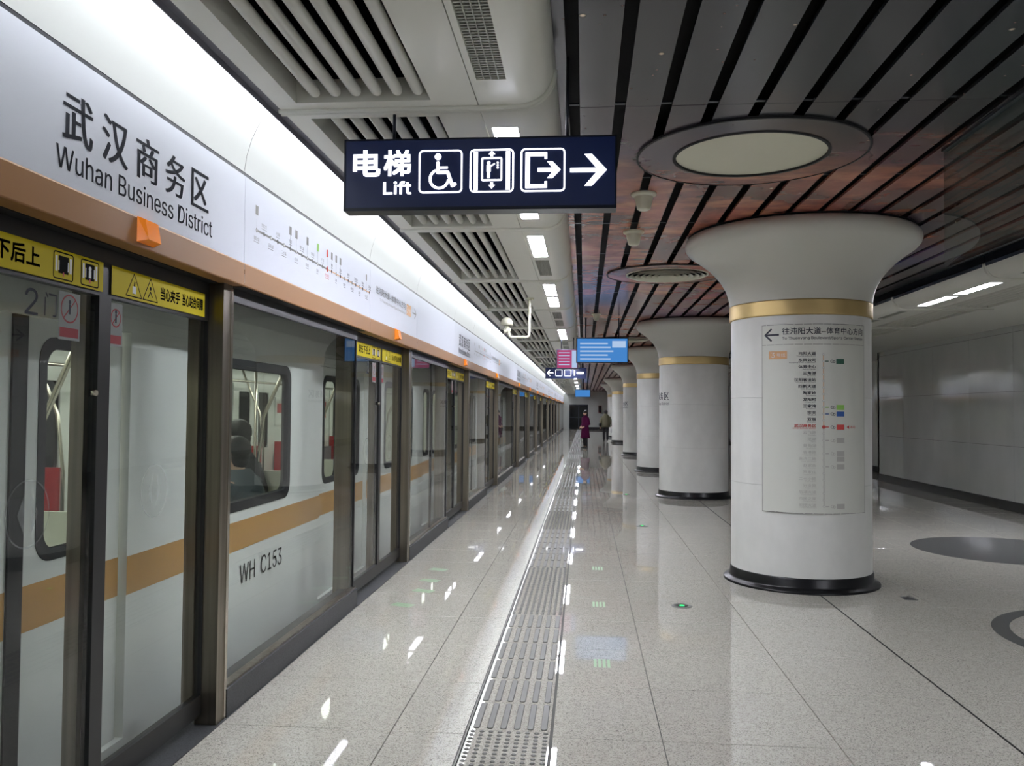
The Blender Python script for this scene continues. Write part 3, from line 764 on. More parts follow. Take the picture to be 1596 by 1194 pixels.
def build_car():
    CL = 3 * PIT + CARGAP - .35; t = empty('train_car', (0, 0, 0), 'white metro car behind the nearest screens, gold stripe and number WH C153', 'train', 'metro train cars')
    y0, y1 = -(CARGAP - .35) / 2, 3 * PIT + (CARGAP - .35) / 2
    for side, X, sg in (('near', XT, 1), ('far', XT2, -1)):
        th = .05
        bb = lambda mb, a, b, c, d_, m=0: mb.box(*(sorted((X, X - sg * th))), a, b, c, d_, m)
        mb = MB(); st = MB(); edges = []
        doors = [PIT * k for k in range(4)]
        segs = [(y0, doors[0] - .78)] + [(doors[k] + .78, doors[k + 1] - .78) for k in range(3)] + [(doors[3] + .78, y1)]
        for a, b in segs:
            mid = (a + b) / 2; full = b - a > 2.5; hw = .74 if full else .45
            bb(mb, a, b, -.55, .97); bb(mb, a, b, 1.83, 2.12); bb(mb, a, mid - hw, .97, 1.83); bb(mb, mid + hw, b, .97, 1.83)
            st.box(*(sorted((X + sg * .001, X + sg * .0025))), a, b, .66, .845)
        for dd in doors:
            bb(mb, dd - .78, dd + .78, 1.93, 2.12); bb(mb, dd - .78, dd + .78, -.55, -.02)
        P = [(X, 2.10)] + [(X - sg * (.5 - .5 * math.cos(PI / 2 * i / 6)), 2.10 + .5 * math.sin(PI / 2 * i / 6)) for i in range(1, 7)] + [((XT + XT2) / 2, 2.66)]
        mb.sweep(P, y0, y1)
        mb.build('body_side', 'car', t); st.build('gold_stripe', 'carstripe', t)
        for a, b in segs:
            mid = (a + b) / 2; hw = .77 if b - a > 2.5 else .48
            r_ = MB(); rim(r_, X + sg * .006, sg * .05, mid - hw, mid + hw, .91, 1.88, .062, .11)
            wf = r_.build('window_frame', 'rubber', t)
            MB().box(*(sorted((X - sg * .01, X - sg * .016))), mid - hw + .05, mid + hw - .05, .965, 1.825).build('window_pane', 'carglass', wf)
        for dd in doors:
            for q in (-1, 1):
                a, b = sorted((dd, dd + q * .76)); wa, wb_ = sorted((dd + q * .13, dd + q * .60))
                lf = MB(); Xd = X - sg * .035
                B2 = lambda a_, b_, c_, d_: lf.box(*(sorted((Xd, Xd - sg * .03))), a_, b_, c_, d_)
                B2(a, b, -.02, .97); B2(a, b, 1.81, 1.93); B2(a, wa + .03, .97, 1.81); B2(wb_ - .03, b, .97, 1.81)
                lo = lf.build('train_door', 'car', t)
                r_ = MB(); rim(r_, Xd + sg * .004, sg * .03, wa, wb_, .92, 1.86, .05, .10); r_.build('window_frame', 'rubber', lo)
                MB().box(*(sorted((Xd - sg * .01, Xd - sg * .015))), wa + .04, wb_ - .04, .965, 1.815).build('window_pane', 'carglass', lo)
                MB().box(*(sorted((Xd + sg * .001, Xd + sg * .0025))), a + (.05 if q > 0 else 0), b - (.05 if q < 0 else 0), .66, .845).build('gold_stripe', 'carstripe', lo)
                a2, b2 = sorted((dd, dd + q * .045)); MB().box(*(sorted((Xd - sg * .02, Xd + sg * .01))), a2, b2, -.02, 1.93).build('door_seal', 'rubber', lo)
    mb = MB(); mb.box(XT2 + .05, XT - .05, y0, y1, -.06, -.02); mb.build('car_floor', 'carfloor', t)
    MB().box(XT2 + .05, XT - .05, y0, y1, 2.14, 2.17).build('car_ceiling', 'carin', t)
    e_ = MB()
    for a in (y0, y1 - .04): e_.box(XT2, XT, a, a + .04, -.55, 2.12)
    e_.build('car_end', 'carin', t)
    for x in (-3.15, -4.0): MB().box(x - .07, x + .07, y0 + .3, y1 - .3, 2.12, 2.138).build('ceiling_light', 'carlamp', t)
    # inner lining columns beside the doors, benches, screens and poles
    for sg, X in ((1, XT), (-1, XT2)):
        for k in range(3):
            a, b = PIT * k + .86, PIT * (k + 1) - .86
            s_ = MB(); x1, x2 = sorted((X - sg * .10, X - sg * .52)); xb = sorted((X - sg * .06, X - sg * .13))
            s_.box(x1, x2, a, b, .38, .43); s_.box(xb[0], xb[1], a, b, .43, .86); x3 = sorted((X - sg * .15, X - sg * .45)); s_.box(x3[0], x3[1], a, b, .06, .38)
            s_.build('bench_seat', 'seat', t)
            for e2 in (a - .04, b + .04):
                sc = MB(); x1, x2 = sorted((X - sg * .08, X - sg * .5)); sc.box(x1, x2, e2 - .012, e2 + .012, .3, 1.05); sc.build('seat_screen', 'carin' if sg > 0 else 'redad', t)
                g = MB(); g.tube([(X - sg * .53, e2, 0), (X - sg * .53, e2, 1.0), (X - sg * .47, e2, 1.5), (X - sg * .25, e2, 2.0), (X - sg * .2, e2, 2.14)], .016, 8); g.build('grab_pole', 'steel_bright', t)
            x1, x2 = sorted((X - sg * .05, X - sg * .075))
            for a2, b2, z0, z1 in ((a + .0, a + .56, 1.3, 1.75), (b - .5, b - .0, 1.2, 1.8)):
                if sg < 0: MB().box(x1, x2, a2, b2, z0, z1).box(x1 - .001, x2 + .001, a2 + .06, a2 + .3, z0 + .2, z1 - .1, 1).build('advert_panel', ['printwhite', 'redad'], t)
        MB().tube([(X - sg * .55, y0 + .3, 1.92), (X - sg * .55, y1 - .3, 1.92)], .015, 8).build('hand_rail', 'steel_bright', t)
    for k in range(8):
        yy = -1 + PIT * k / 2
        if yy < y1 - .5: MB().tube([(-3.57, yy, -.02), (-3.57, yy, 2.15)], .016, 8).build('centre_pole', 'steel_bright', t)
    return t
car1 = build_car(); cars = []
CP = 3 * PIT + CARGAP
for k, lb in ((1, 'second white metro car behind the middle screens'), (2, 'third white metro car behind the far screens')):
    c = copy_tree(car1); c.location = (0, S0 + k * CP, 0); c['label'] = lb
car1.location = (0, S0, 0)
f = Flat(); f.text('WH  C153', 0, .76, 0, .125, off=.0)
f.build('car_number', 'inkblack', car1, plane((XT, 2.145, .435), (0, 1, 0), (0, 0, 1)), .004)

# ------------------------------------------------------------------ columns
def column(i, y, label, name_on=False):
    t = empty('station_column', (CX, y, 0), label, 'column', 'round white station columns')
    t['kind'] = 'thing'
    zs = [.10, .92, 1.70, 2.43]
    for a, b in zip(zs, zs[1:]):
        MB().lathe([(.628, a + .001), (.63, a + .003), (.63, a + .006), (.63, a + .02), (.63, b - .02), (.63, b - .006), (.63, b - .003), (.628, b - .001)], seg=64).build('shaft_drum', 'marble', t)
    MB().lathe([(.62, .0), (.62, 2.5)], seg=48).build('shaft_core', 'marble2', t)
    MB().lathe([(.70, .0), (.70, .012), (.692, .022), (.655, .032), (.643, .05), (.640, .115), (.632, .125)], seg=64).build('base_skirt', 'base', t)
    MB().lathe([(.632, 2.428), (.642, 2.430), (.644, 2.434), (.644, 2.445), (.644, 2.555), (.644, 2.564), (.642, 2.568), (.632, 2.57)], seg=64).build('brass_ring', 'brass', t)
    pr = [(.640, 2.57), (.645, 2.60), (.655, 2.66), (.682, 2.74), (.735, 2.83), (.79, 2.895), (.855, 2.96), (.945, 3.03), (1.02, 3.08), (1.055, 3.12), (1.066, 3.16), (1.06, 3.195), (1.04, 3.222), (1.01, 3.238), (.95, 3.242)]
    MB().lathe(pr, seg=72).build('capital', 'capital', t)
    MB().lathe([(1.02, 3.232), (1.03, 3.248)], seg=64).build('shadow_gap', 'void_strip', t)
    if name_on:
        f = Flat(); r = .6312; c0 = -PI / 2 * r
        for q, ch in enumerate('武汉商务区'): f.text(ch, c0 - .43 + q * .18, c0 - .43 + q * .18 + .135, 1.785, 1.925, bold=-.035)
        f.text('Wuhan Business District', c0 - .43, c0 + .43, 1.69, 1.745)
        f.build('station_name', 'ink', t, cylmap((0, 0), r), .001)
    return t
cl = ['nearest round white column with the route map board', 'second round white column from the camera, station name on its side', 'third round white column from the camera',
      'fourth round white column from the camera', 'fifth round white column, beside the walking person', 'farthest round white column, near the end wall']
for i, y in enumerate(cols): column(i, y, cl[i], i in (1, 3))

# route map board wrapped on the first column
def route_board():
    t = empty('route_map_board', (CX, cols[0], 0), 'curved route map board with station list on the nearest column', 'sign')
    r = .642; c = (0, 0); a = .76 * r; z0, z1 = .69, 2.345
    MB().lathe([(.634, z0), (r, z0), (r, z1), (.634, z1)], c, 40, 0, -PI / 2 - .765, -PI / 2 + .765, sm=False).build('board', 'poster', t)
    mp = cylmap(c, r)
    f = Flat()
    for v in (z0, z1 - .004, 2.165): f.rectg(-a, a, v, v + .004, 0)
    for u in (-a, a - .004): f.rect(u, u + .004, z0, z1, 0)
    f.build('border_line', 'inkgrey', t, mp)
    f = Flat(.02)
    f.pline([(-.455, 2.255), (-.335, 2.255)], .016, 0); f.pline([(-.40, 2.305), (-.455, 2.255), (-.40, 2.205)], .016, 0)
    tx = '往沌阳大道--体育中心方向'
    f.text(tx, -.30, .46, 2.255, 2.315, 0, bold=.012)
    f.text('To Zhuanyang Boulevard/Sports Center Station', -.30, .46, 2.205, 2.235, 0, bold=.01)
    f.rectg(-.42, -.26, 2.04, 2.11, 1, 5); f.text('3', -.40, -.365, 2.052, 2.098, 9); f.text('号线', -.35, -.275, 2.06, 2.09, 9)
    LS = STN[::-1]; zt, zb = 2.075, .755; st = (zt - zb) / 23; ux = .045
    pin = ['Zhuanyang Boulevard', 'Dongfeng Motor Corporation', 'Sports Center', 'Sanjiaohu', 'Hanyang Bus Terminal', 'Sixin Boulevard', 'Taojialing', 'Longyangcun', 'Wangjiawan', 'Zongguan', 'Shuangdun', 'Wuhan Business District',
           'Yunfeilu', 'Fanhu', 'Lingjiaohu', 'Xianggang Road', 'Huiji 2nd Road', 'Zhaojiatiao', 'Luojiazhuang', 'Erqi Xiaolu', 'Xingye Road', 'Houhu Boulevard', 'Citizens Home', 'Hongtu Boulevard']
    f.line((ux, zt), (ux, zb + st * 12), .007, 1); f.line((ux, zb + st * 12), (ux, zb), .007, 3)
    for k, s in enumerate(LS):
        z = zt - st * k; m = 4 if k == 11 else (5 if k < 11 else 3); w_ = .036 * len(s)
        f.text(s, -.02 - w_, -.02, z - .004, z + .024, m, bold=.02 if k < 12 else 0)
        f.text(pin[k], -.02 - .0085 * len(pin[k]), -.02, z - .018, z - .008, m)
        f.disc((ux, z), .016 if k == 11 else .010, 4 if k == 11 else 3, 12)
        if k != 11: f.disc((ux, z), .006, 9, 10)
    for k, m in ((1, 6), (8, 7), (9, 8), (11, 4), (13, 3), (15, 3), (17, 3), (23, 3)):
        z = zt - st * k
        f.line((ux + .014, z), (ux + .045, z), .008, m); f.arc((ux + .075, z), .012, 0, 2 * PI, .004, 5 if k < 12 else 3, 12); f.arc((ux + .092, z - .004), .010, 0, 2 * PI, .004, 5 if k < 12 else 3, 12)
        f.rect(ux + .115, ux + .19, z - .022, z + .022, m)
        if k == 15: f.rect(ux + .115, ux + .19, z - .07, z - .027, m)
    z = zt - st * 11; f.poly([(ux + .215, z), (ux + .24, z + .016), (ux + .24, z - .016)], 4); f.text('本站', ux + .25, ux + .31, z - .012, z + .014, 4)
    f.build('route_print', ['ink', 'inktan', 'printwhite', 'inklight', 'inkred', 'ink', 'inkdarkgreen', 'inkgreen', 'inkblue', 'printwhite'], t, mp, .002)
route_board()

# ------------------------------------------------------------------ hanging signs
def lift_sign():
    Y = 4.0; t = empty('lift_sign', (-.507, Y, 2.52), 'large navy hanging sign reading Lift with three pictograms and right arrow', 'sign')
    x0, x1, z0, z1 = -.645, .645, 0, .338
    MB().box(x0, x1, .0, .09, z0 + .012, z1).build('sign_case', 'navy', t)
    MB().box(x0 - .006, x1 + .006, -.004, .094, z0 - .002, z0 + .014).box(x0 - .006, x1 + .006, -.003, .093, z1, z1 + .008).box(x0 - .008, x0, -.003, .093, z0, z1 + .008).box(x1, x1 + .008, -.003, .093, z0, z1 + .008).build('sign_frame', 'signframe', t)
    for x in (-.42, .42):
        MB().tube([(x, .045, z1), (x, .045, .63 if x < 0 else .74)], .008, 8).build('hanger_rod', 'signframe', t)
    mp = plane((.507, 0, -2.52), (1, 0, 0), (0, 0, 1)); f = Flat()
    f.text('电', -1.112, -.985, 2.688, 2.808, bold=.032); f.text('梯', -.963, -.836, 2.688, 2.808, bold=.026)
    f.text('Lift', -.965, -.832, 2.598, 2.658, bold=.03)
    for a in (-.795, -.549, -.306):
        f.rring(a, a + .211, 2.6, 2.808, .022, .0075)
    # wheelchair
    c = -.69
    f.disc((c - .012, 2.775), .016); f.pline([(c - .012, 2.745), (c - .012, 2.70), (c + .035, 2.70), (c + .058, 2.635), (c + .07, 2.642)], .016)
    f.line((c - .012, 2.722), (c + .035, 2.722), .011); f.arc((c - .006, 2.668), .044, PI * .62, 2 * PI * .99, .012)
    # lift
    c = -.4435
    for q in (-1, 1): f.rect(c + q * .077 - .010, c + q * .077 + .010, 2.612, 2.796)
    f.rring(c - .05, c + .05, 2.655, 2.768, .008, .008)
    f.disc((c - .015, 2.742), .008); f.rect(c - .025, c - .005, 2.70, 2.732); f.rect(c - .022, c - .009, 2.668, 2.70); f.line((c - .006, 2.725), (c + .014, 2.738), .006)
    for q in (2.742, 2.73, 2.718): f.disc((c + .028, q), .005)
    f.poly([(c - .016, 2.783), (c, 2.800), (c + .016, 2.783)]); f.rect(c - .006, c + .006, 2.772, 2.783)
    f.poly([(c - .016, 2.636), (c + .016, 2.636), (c, 2.618)]); f.rect(c - .006, c + .006, 2.636, 2.648)
    # exit
    c = -.2005
    f.rect(c - .083, c - .062, 2.618, 2.788); f.rect(c - .062, c + .02, 2.770, 2.788); f.rect(c - .062, c + .02, 2.618, 2.636); f.rect(c + .008, c + .02, 2.756, 2.788); f.rect(c + .008, c + .02, 2.618, 2.650)
    f.rect(c - .025, c + .05, 2.695, 2.713)
    f.poly([(c + .02, 2.744), (c + .045, 2.744), (c + .084, 2.704), (c + .045, 2.664), (c + .02, 2.664), (c + .052, 2.704)])
    f.rect(-.072, .07, 2.690, 2.710); f.poly([(-.005, 2.776), (.03, 2.776), (.100, 2.700), (.03, 2.625), (-.005, 2.625), (.06, 2.700)])
    f.build('lettering', 'signwhite', t, mp, .004 - .0)
    # the print sits on the front (-y) face
    o = t.children[-1]; o.location = (0, 0, 0)
lift_sign()
def small_sign(X, Y, z0, w, h, label, draw):
    t = empty('direction_sign', (X, Y, z0), label, 'sign', 'distant hanging direction signs')
    MB().box(-w / 2, w / 2, 0, .09, 0, h).build('sign_case', 'navy', t)
    MB().box(-w / 2 - .006, w / 2 + .006, -.003, .093, -.01, 0).build('sign_frame', 'signframe', t)
    for x in (-w * .35, w * .35): MB().tube([(x, .045, h), (x, .045, 3.1 - z0 if X + x < -.2 else 3.36 - z0)], .008, 8).build('hanger_rod', 'signframe', t)
    f = Flat(); draw(f); f.build('lettering', 'signwhite', t, plane((0, 0, 0), (1, 0, 0), (0, 0, 1)), .003)
def larrow(f, c, z, s=.09):
    f.pline([(c - s, z), (c + s, z)], .022); f.pline([(c - .01, z + s), (c - s, z), (c - .01, z - s)], .022)
small_sign(-.58, 27, 2.6, 1.3, .335, 'distant navy sign with left arrow above the platform', lambda f: (larrow(f, -.5, .17), f.rring(-.33, -.12, .07, .27, .02, .009), f.rring(-.05, .16, .07, .27, .02, .009), f.rect(.25, .28, .09, .25), f.rect(.34, .56, .14, .2)))

# platform information display
t = empty('information_screen', (.32, 15.5, 2.44), 'bright blue hanging passenger information screen above the platform', 'screen')
MB().box(-.47, .47, 0, .11, 0, .46).build('screen_case', 'signframe', t)
f = Flat(); f.rect(-.45, .45, .02, .44, 0)
for q in range(5): f.rect(-.4, .1 + .05 * (q % 3), .34 - q * .07, .365 - q * .07, 1)
f.rect(.18, .42, .28, .40, 1); f.build('display', ['bluescreen', 'screenwhite'], t, plane((0, 0, 0), (1, 0, 0), (0, 0, 1)), .002)
for x in (-.3, .3): MB().tube([(x, .055, .46), (x, .055, .9)], .012, 8).build('hanger_rod', 'signframe', t)
t = empty('information_screen', (-.1, 53, 2.44), 'far small blue information screen near the end wall', 'screen')
MB().box(-.47, .47, 0, .11, 0, .46).build('screen_case', 'signframe', t)
f = Flat(); f.rect(-.45, .45, .02, .44, 0); f.build('display', ['bluescreen'], t, plane((0, 0, 0), (1, 0, 0), (0, 0, 1)), .002)
for x in (-.3, .3): MB().tube([(x, .055, .46), (x, .055, .9)], .012, 8).build('hanger_rod', 'signframe', t)

t = empty('advert_screen', (-.34, 17.0, 2.40), 'pink advert screen hanging left of the blue information screen', 'screen')
MB().box(-.22, .22, 0, .10, 0, .40).build('screen_case', 'signframe', t)
f = Flat(); f.rect(-.20, .20, .02, .38, 0); f.rect(.09, .19, .03, .37, 1)
for q in range(5): f.rect(-.17, .05, .32 - q * .06, .335 - q * .06, 1)
f.build('display', ['pinkscreen', 'screenwhite'], t, plane((0, 0, 0), (1, 0, 0), (0, 0, 1)), .002)
for x in (-.12, .12): MB().tube([(x, .05, .40), (x, .05, .74 if x < 0 else .84)], .010, 8).build('hanger_rod', 'signframe', t)
# CCTV camera on a bent arm
t = empty('security_camera', (-.70, 10.8, ZC), 'white security camera on a bent pole hung from the slatted ceiling', 'camera')
MB().lathe([(.05, 0), (.05, -.02), (.02, -.03)], seg=20).build('ceiling_plate', 'ivory', t)
MB().tube([(0, 0, .05), (0, 0, -.46), (-.012, 0, -.492), (-.04, 0, -.5), (-.22, 0, -.5), (-.25, 0, -.49), (-.26, 0, -.46), (-.265, 0, -.40)], .016, 10).build('bent_arm', 'ivory', t)
MB().ball((-.29, 0, -.32), .075, .075, .075, z0=-.05, seg=20).lathe([(.078, -.325), (.078, -.345), (.06, -.35), (.0001, -.35)], (-.29, 0), 20).build('dome_hood', 'ivory', t)
MB().cyl((-.33, -.02, -.43), (-.25, .02, -.40), .03, .03, 14).cyl((-.29, 0, -.35), (-.29, 0, -.42), .028, .028, 12).build('camera_body', 'ivory', t)
MB().cyl((-.345, -.028, -.437), (-.33, -.02, -.43), .02, .022, 12).build('lens', 'rubber', t)

# glass smoke barrier under the ceiling on the right
t = empty('smoke_barrier', (2.28, 5.6, 2.49), 'clear glass smoke barrier hanging under the ceiling at upper right', 'barrier')
MB().box(-.006, .006, -1.8, 0, 0, .75).build('glass_pane', 'barrierglass', t)
MB().box(-.006, .006, -3.62, -1.82, 0, .75).build('glass_pane', 'barrierglass', t)
MB().box(-.02, .02, -3.62, 0, .745, .765).build('ceiling_channel', 'signframe', t)

# ------------------------------------------------------------------ small floor things
def flight(x, y, label, s=1):
    t = empty('floor_guide_light', (x, y, 0), label, 'floor light', 'round green floor guide lights')
    MB().lathe([(.085, 0), (.08, .004), (.055, .006), (.05, .003)], seg=28).build('steel_rim', 'rod', t)
    MB().lathe([(.05, .003), (.02, .005)], seg=20, sm=False).build('lens', 'darkglass', t)
    MB().lathe([(.022, .005), (.018, .008), (.0001, .009)], seg=16).build('lamp', 'green', t)
flight(.794, 7.03, 'nearest round floor light glowing green left of the first column')
flight(.80, 11.85, 'second round floor guide light, farther along the platform')
flight(.80, 16.3, 'third small floor guide light, level with the second column')
t = empty('floor_socket', (2.753, 7.55, 0), 'small dark square floor plate right of the nearest column', 'floor plate')
MB().box(-.05, .05, -.06, .06, 0, .003).build('frame', 'signframe', t); MB().box(-.038, .038, -.048, .048, .003, .0045).build('lid', 'base', t)
def stick(x, y, rz, label):
    f = Flat()
    for q in range(4): f.rect(-.05 + q * .028, -.05 + q * .028 + .018, -.09, .09)
    me_o = f.build('floor_sticker', 'greenpaint', None, plane((0, 0, 0), (1, 0, 0), (0, 1, 0)), .001)
    me_o.location = (x, y, 0); me_o.rotation_euler = (0, 0, rz); tag(me_o, label, 'floor sticker', 'faded green floor stickers')
stick(.117, 5.385, 0, 'nearest faded green floor sticker right of the tactile strip')
stick(.125, 7.01, 0, 'middle faded green floor sticker right of the tactile strip')
stick(.139, 8.6, 0, 'farthest faded green floor sticker right of the tactile strip')
stick(-1.441, 6.8, 1.2, 'nearest faded green floor sticker beside the screen doors')
stick(-1.378, 7.35, 1.2, 'second faded green floor sticker beside the screen doors')
stick(-1.403, 7.8, 1.2, 'third faded green floor sticker beside the screen doors')
stick(-1.418, 8.34, 1.2, 'farthest faded green floor sticker beside the screen doors')
t = empty('extinguisher_box', (1.35, YEND, 1.45), 'dark red wall box on the far end wall', 'box')
MB().box(-.13, .13, -.12, 0, 0, .62).build('cabinet', 'redbox', t); MB().box(-.1, .1, -.125, -.12, .05, .55).build('door', 'darkglass', t)

# ------------------------------------------------------------------ people
def skin_body(name, verts, edges, radii, parent, m='skin', sub=1):
    me = bpy.data.meshes.new(name); me.from_pydata([tuple(v) for v in verts], edges, []); o = bpy.data.objects.new(name, me); C.objects.link(o)
    o.modifiers.new('s', 'SKIN'); sm = o.modifiers.new('b', 'SUBSURF'); sm.levels = sub; sm.render_levels = sub
    if not me.skin_vertices:
        bpy.context.view_layer.objects.active = o
    dat = me.skin_vertices[0].data
    for i, r in enumerate(radii):
        dat[i].radius = (r, r) if not isinstance(r, tuple) else r
        dat[i].use_root = (i == 0)
    dg = bpy.context.evaluated_depsgraph_get(); dg.update()
    nm_ = bpy.data.meshes.new_from_object(o.evaluated_get(dg)); bpy.data.objects.remove(o)
    nm_.materials.clear(); nm_.materials.append(M[m])
    for p in nm_.polygons: p.use_smooth = True
    return link(name, nm_, parent)
def person(loc, rz, label, J, coat, coatmat, hairmat='hair', trousers='darkcloth', long_coat=None, bag=None, hair=1.0, seated=False):
    """J: joint dict in the figure's own frame, facing -y."""
    t = empty('person', loc, label, 'person'); t.rotation_euler = (0, 0, rz)
    V = []; E = []; Rr = []
    def add(p, r, par=None):
        V.append(Vector(p)); Rr.append(r)
        if par is not None: E.append((par, len(V) - 1))
        return len(V) - 1
    pel = add(J['pelvis'], .12); wa = add(J['waist'], .11, pel); ch = add(J['chest'], (.12, .09), wa); nk = add(J['neck'], .05, ch)
    hd0 = add(Vector(J['head']) + Vector((0, 0, -.06)), .068, nk); hd = add(J['head'], .084, hd0); ht = add(Vector(J['head']) + Vector((0, .005, .065)), .068, hd)
    for s in ('l', 'r'):
        sh = add(J['sh' + s], .042, ch); el = add(J['el' + s], .042, sh); wr = add(J['wr' + s], .027, el)
        dv = (V[wr] - V[el]).normalized(); pm_ = add(V[wr] + dv * .055, .034, wr)
        side = dv.cross(Vector((0, 1, 0))); side = side.normalized() if side.length > .01 else Vector((1, 0, 0))
        for q, (o_, l_) in enumerate(((-.030, .065), (-.010, .078), (.010, .072), (.028, .056))):
            a = add(V[pm_] + side * o_ + dv * .035, .0095, pm_); b = add(V[a] + dv * l_ * .5 + Vector((0, -.008, 0)), .009, a); add(V[b] + dv * l_ * .45 + Vector((0, -.016, 0)), .007, b)
        a = add(V[wr] + dv * .03 + Vector((0, -.035, 0)), .011, wr); add(V[a] + dv * .035 + Vector((0, -.018, 0)), .009, a)
        hp = add(J['hp' + s], .088, pel); kn = add(J['kn' + s], .056, hp); an = add(J['an' + s], .038, kn); add(Vector(J['an' + s]) + Vector((0, -.10, -.05)), .02, an)
    skin_body('body', V, E, Rr, t)
    H = Vector(J['head'])
    # face: nose, eyes, mouth, ears in the skin of the head
    fc = MB(); fc.ball(H + Vector((0, -.092, -.01)), .011, .014, .018, 0, 8, 5)
    for q in (-1, 1): fc.ball(H + Vector((q * .083, .005, -.01)), .012, .02, .03, 0, 8, 5)
    fc.build('nose_and_ears', 'skin', t)
    ey = MB()
    for q in (-1, 1): ey.ball(H + Vector((q * .032, -.079, .018)), .012, .006, .007, 0, 8, 4)
    ey.ball(H + Vector((0, -.083, -.045)), .022, .005, .006, 1, 8, 4); ey.build('eyes_and_mouth', ['hair', 'inkred'], t)
    hr = MB(); hr.ball(H + Vector((0, .018, .03)), .096 * hair, .098 * hair, .098 * hair, 0, 18, 10, z0=-.25)
    hr.ball(H + Vector((0, .045, -.02)), .08 * hair, .06 * hair, .09 * hair, 0, 14, 8); hr.build('hair', hairmat, t)
    # coat or jacket: torso and sleeves in one garment
    X_, Y_, Z_ = Vector((1, 0, 0)), Vector((0, 1, 0)), Vector((0, 0, 1))
    c_ = MB(); c_.loft([(Vector(p), rx, ry, X_, Vector(yv)) for p, rx, ry, yv in coat], seg=18)
    for s in ('l', 'r'):
        a, b, c = Vector(J['sh' + s]), Vector(J['el' + s]), Vector(J['wr' + s]); pr = [a + (a - b) * .05, a, (a + b) / 2, b, (b + c) / 2, c]
        c_.tube(pr, [.06, .078, .074, .072, .064, .052], 12)
    c_.build('coat' if long_coat else 'jacket', coatmat, t)
    # trousers and shoes
    tr = MB()
    for s in ('l', 'r'):
        a, b, c = Vector(J['hp' + s]), Vector(J['kn' + s]), Vector(J['an' + s]); P_ = Vector(J['pelvis'])
        tr.tube([(a + P_) / 2 + Vector((0, 0, .02)), a, (a + b) / 2, b, (b + c) / 2, c + Vector((0, 0, .01))], [.10, .10, .085, .07, .06, .055], 12)
    tr.build('trousers', trousers, t)
    for s in ('l', 'r'):
        a = Vector(J['an' + s]); sh = MB(); sh.loft([(a + Vector((0, .05, -.035)), .036, .035, X_, Z_), (a + Vector((0, .02, -.02)), .044, .05, X_, Z_), (a + Vector((0, -.06, -.04)), .045, .032, X_, Z_), (a + Vector((0, -.13, -.05)), .042, .022, X_, Z_), (a + Vector((0, -.17, -.055)), .025, .016, X_, Z_)])
        sh.build('shoe', 'shoe', t)
    if bag: bag(t)
    return t
Y1 = (0, 1, 0)
stand = dict(pelvis=(0, 0, .86), waist=(0, 0, 1.02), chest=(0, 0, 1.2), neck=(0, 0, 1.36), head=(0, -.01, 1.48), shl=(.16, 0, 1.28), shr=(-.16, 0, 1.28),
             ell=(.22, .04, 1.03), elr=(-.22, .04, 1.03), wrl=(.12, -.12, .92), wrr=(-.12, -.12, .92), hpl=(.08, 0, .82), hpr=(-.08, 0, .82), knl=(.08, -.01, .47), knr=(-.08, -.01, .47), anl=(.08, 0, .08), anr=(-.08, .02, .08))
person((.05, 36.6, 0), -1.0, 'person in a long purple coat standing on the platform',
       stand, [((0, 0, .42), .24, .19, Y1), ((0, 0, .6), .215, .17, Y1), ((0, 0, .85), .185, .145, Y1), ((0, 0, 1.03), .155, .12, Y1), ((0, 0, 1.2), .185, .13, Y1), ((0, 0, 1.3), .175, .11, Y1), ((0, 0, 1.36), .08, .075, Y1), ((0, 0, 1.40), .06, .06, Y1)], 'purple', long_coat=True)
walk = dict(stand); walk.update(knl=(.09, -.16, .48), anl=(.09, -.14, .08), knr=(-.08, .02, .46), anr=(-.08, .28, .12), head=(0, -.04, 1.50), ell=(.27, .03, 1.02), elr=(-.27, .0, 1.02), wrl=(.27, -.05, .80), wrr=(-.32, -.02, .80))
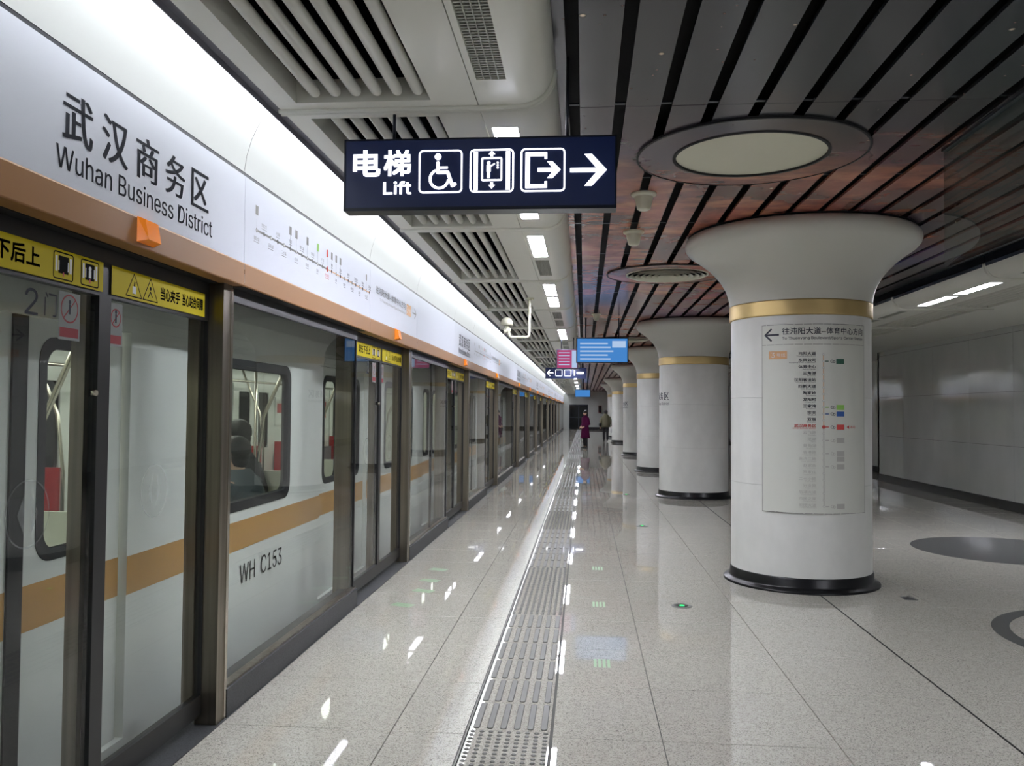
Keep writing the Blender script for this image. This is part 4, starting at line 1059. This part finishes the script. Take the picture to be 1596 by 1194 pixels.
def bags(t):
    b = MB(); b.box(-.42, -.30, -.12, .10, .45, .66); b.tube([(-.33, -.07, .66), (-.33, -.05, .76), (-.33, .03, .76), (-.33, .05, .66)], .008, 6); b.build('hand_bag', 'brownbag', t)
    b = MB(); b.ball((.30, .02, .88), .07, .13, .13, seg=14); b.tube([(.27, .0, .98), (.2, .0, 1.2), (.12, 0, 1.36)], .012, 6); b.build('shoulder_bag', 'shoe', t)
person((1.127, 44.8, 0), PI, 'person in an olive parka walking away with a bag in each hand',
       walk, [((0, 0, .74), .24, .19, Y1), ((0, 0, .9), .23, .18, Y1), ((0, 0, 1.05), .21, .17, Y1), ((0, 0, 1.2), .215, .17, Y1), ((0, 0, 1.3), .19, .15, Y1), ((0, .02, 1.40), .11, .12, Y1), ((0, .03, 1.44), .08, .09, Y1)], 'olive', bag=bags, hair=1.08)
sit = dict(pelvis=(0, .02, .50), waist=(0, .0, .66), chest=(0, -.04, .88), neck=(0, -.07, 1.05), head=(0, -.10, 1.17), shl=(.17, -.05, .97), shr=(-.17, -.05, .97), ell=(.24, -.14, .72), elr=(-.24, -.14, .72), wrl=(.1, -.38, .66), wrr=(-.1, -.38, .66),
           hpl=(.09, -.06, .50), hpr=(-.09, -.06, .50), knl=(.1, -.46, .48), knr=(-.1, -.46, .48), anl=(.1, -.46, .07), anr=(-.1, -.50, .07))
sc_ = [((0, .03, .46), .19, .15, Y1), ((0, .01, .62), .19, .15, Y1), ((0, -.02, .80), .205, .15, Y1), ((0, -.05, .94), .20, .13, Y1), ((0, -.06, 1.02), .12, .10, Y1), ((0, -.07, 1.06), .08, .085, Y1)]
# passengers on the near bench, backs to the platform (they face the far side of the car)
pb = person((-2.50, 6.20, 0), -PI / 2, 'nearer seated train passenger in a slate jacket, back to the window', sit, sc_, 'slate', seated=True)
pa = person((-2.74, 6.82, 0), -PI / 2, 'seated train passenger in dark clothes beyond the slate jacket', sit, sc_, 'darkcloth', seated=True)
pb.scale = (1.26, 1.1, 1.05); pa.scale = (1.1, 1.1, 1.14)
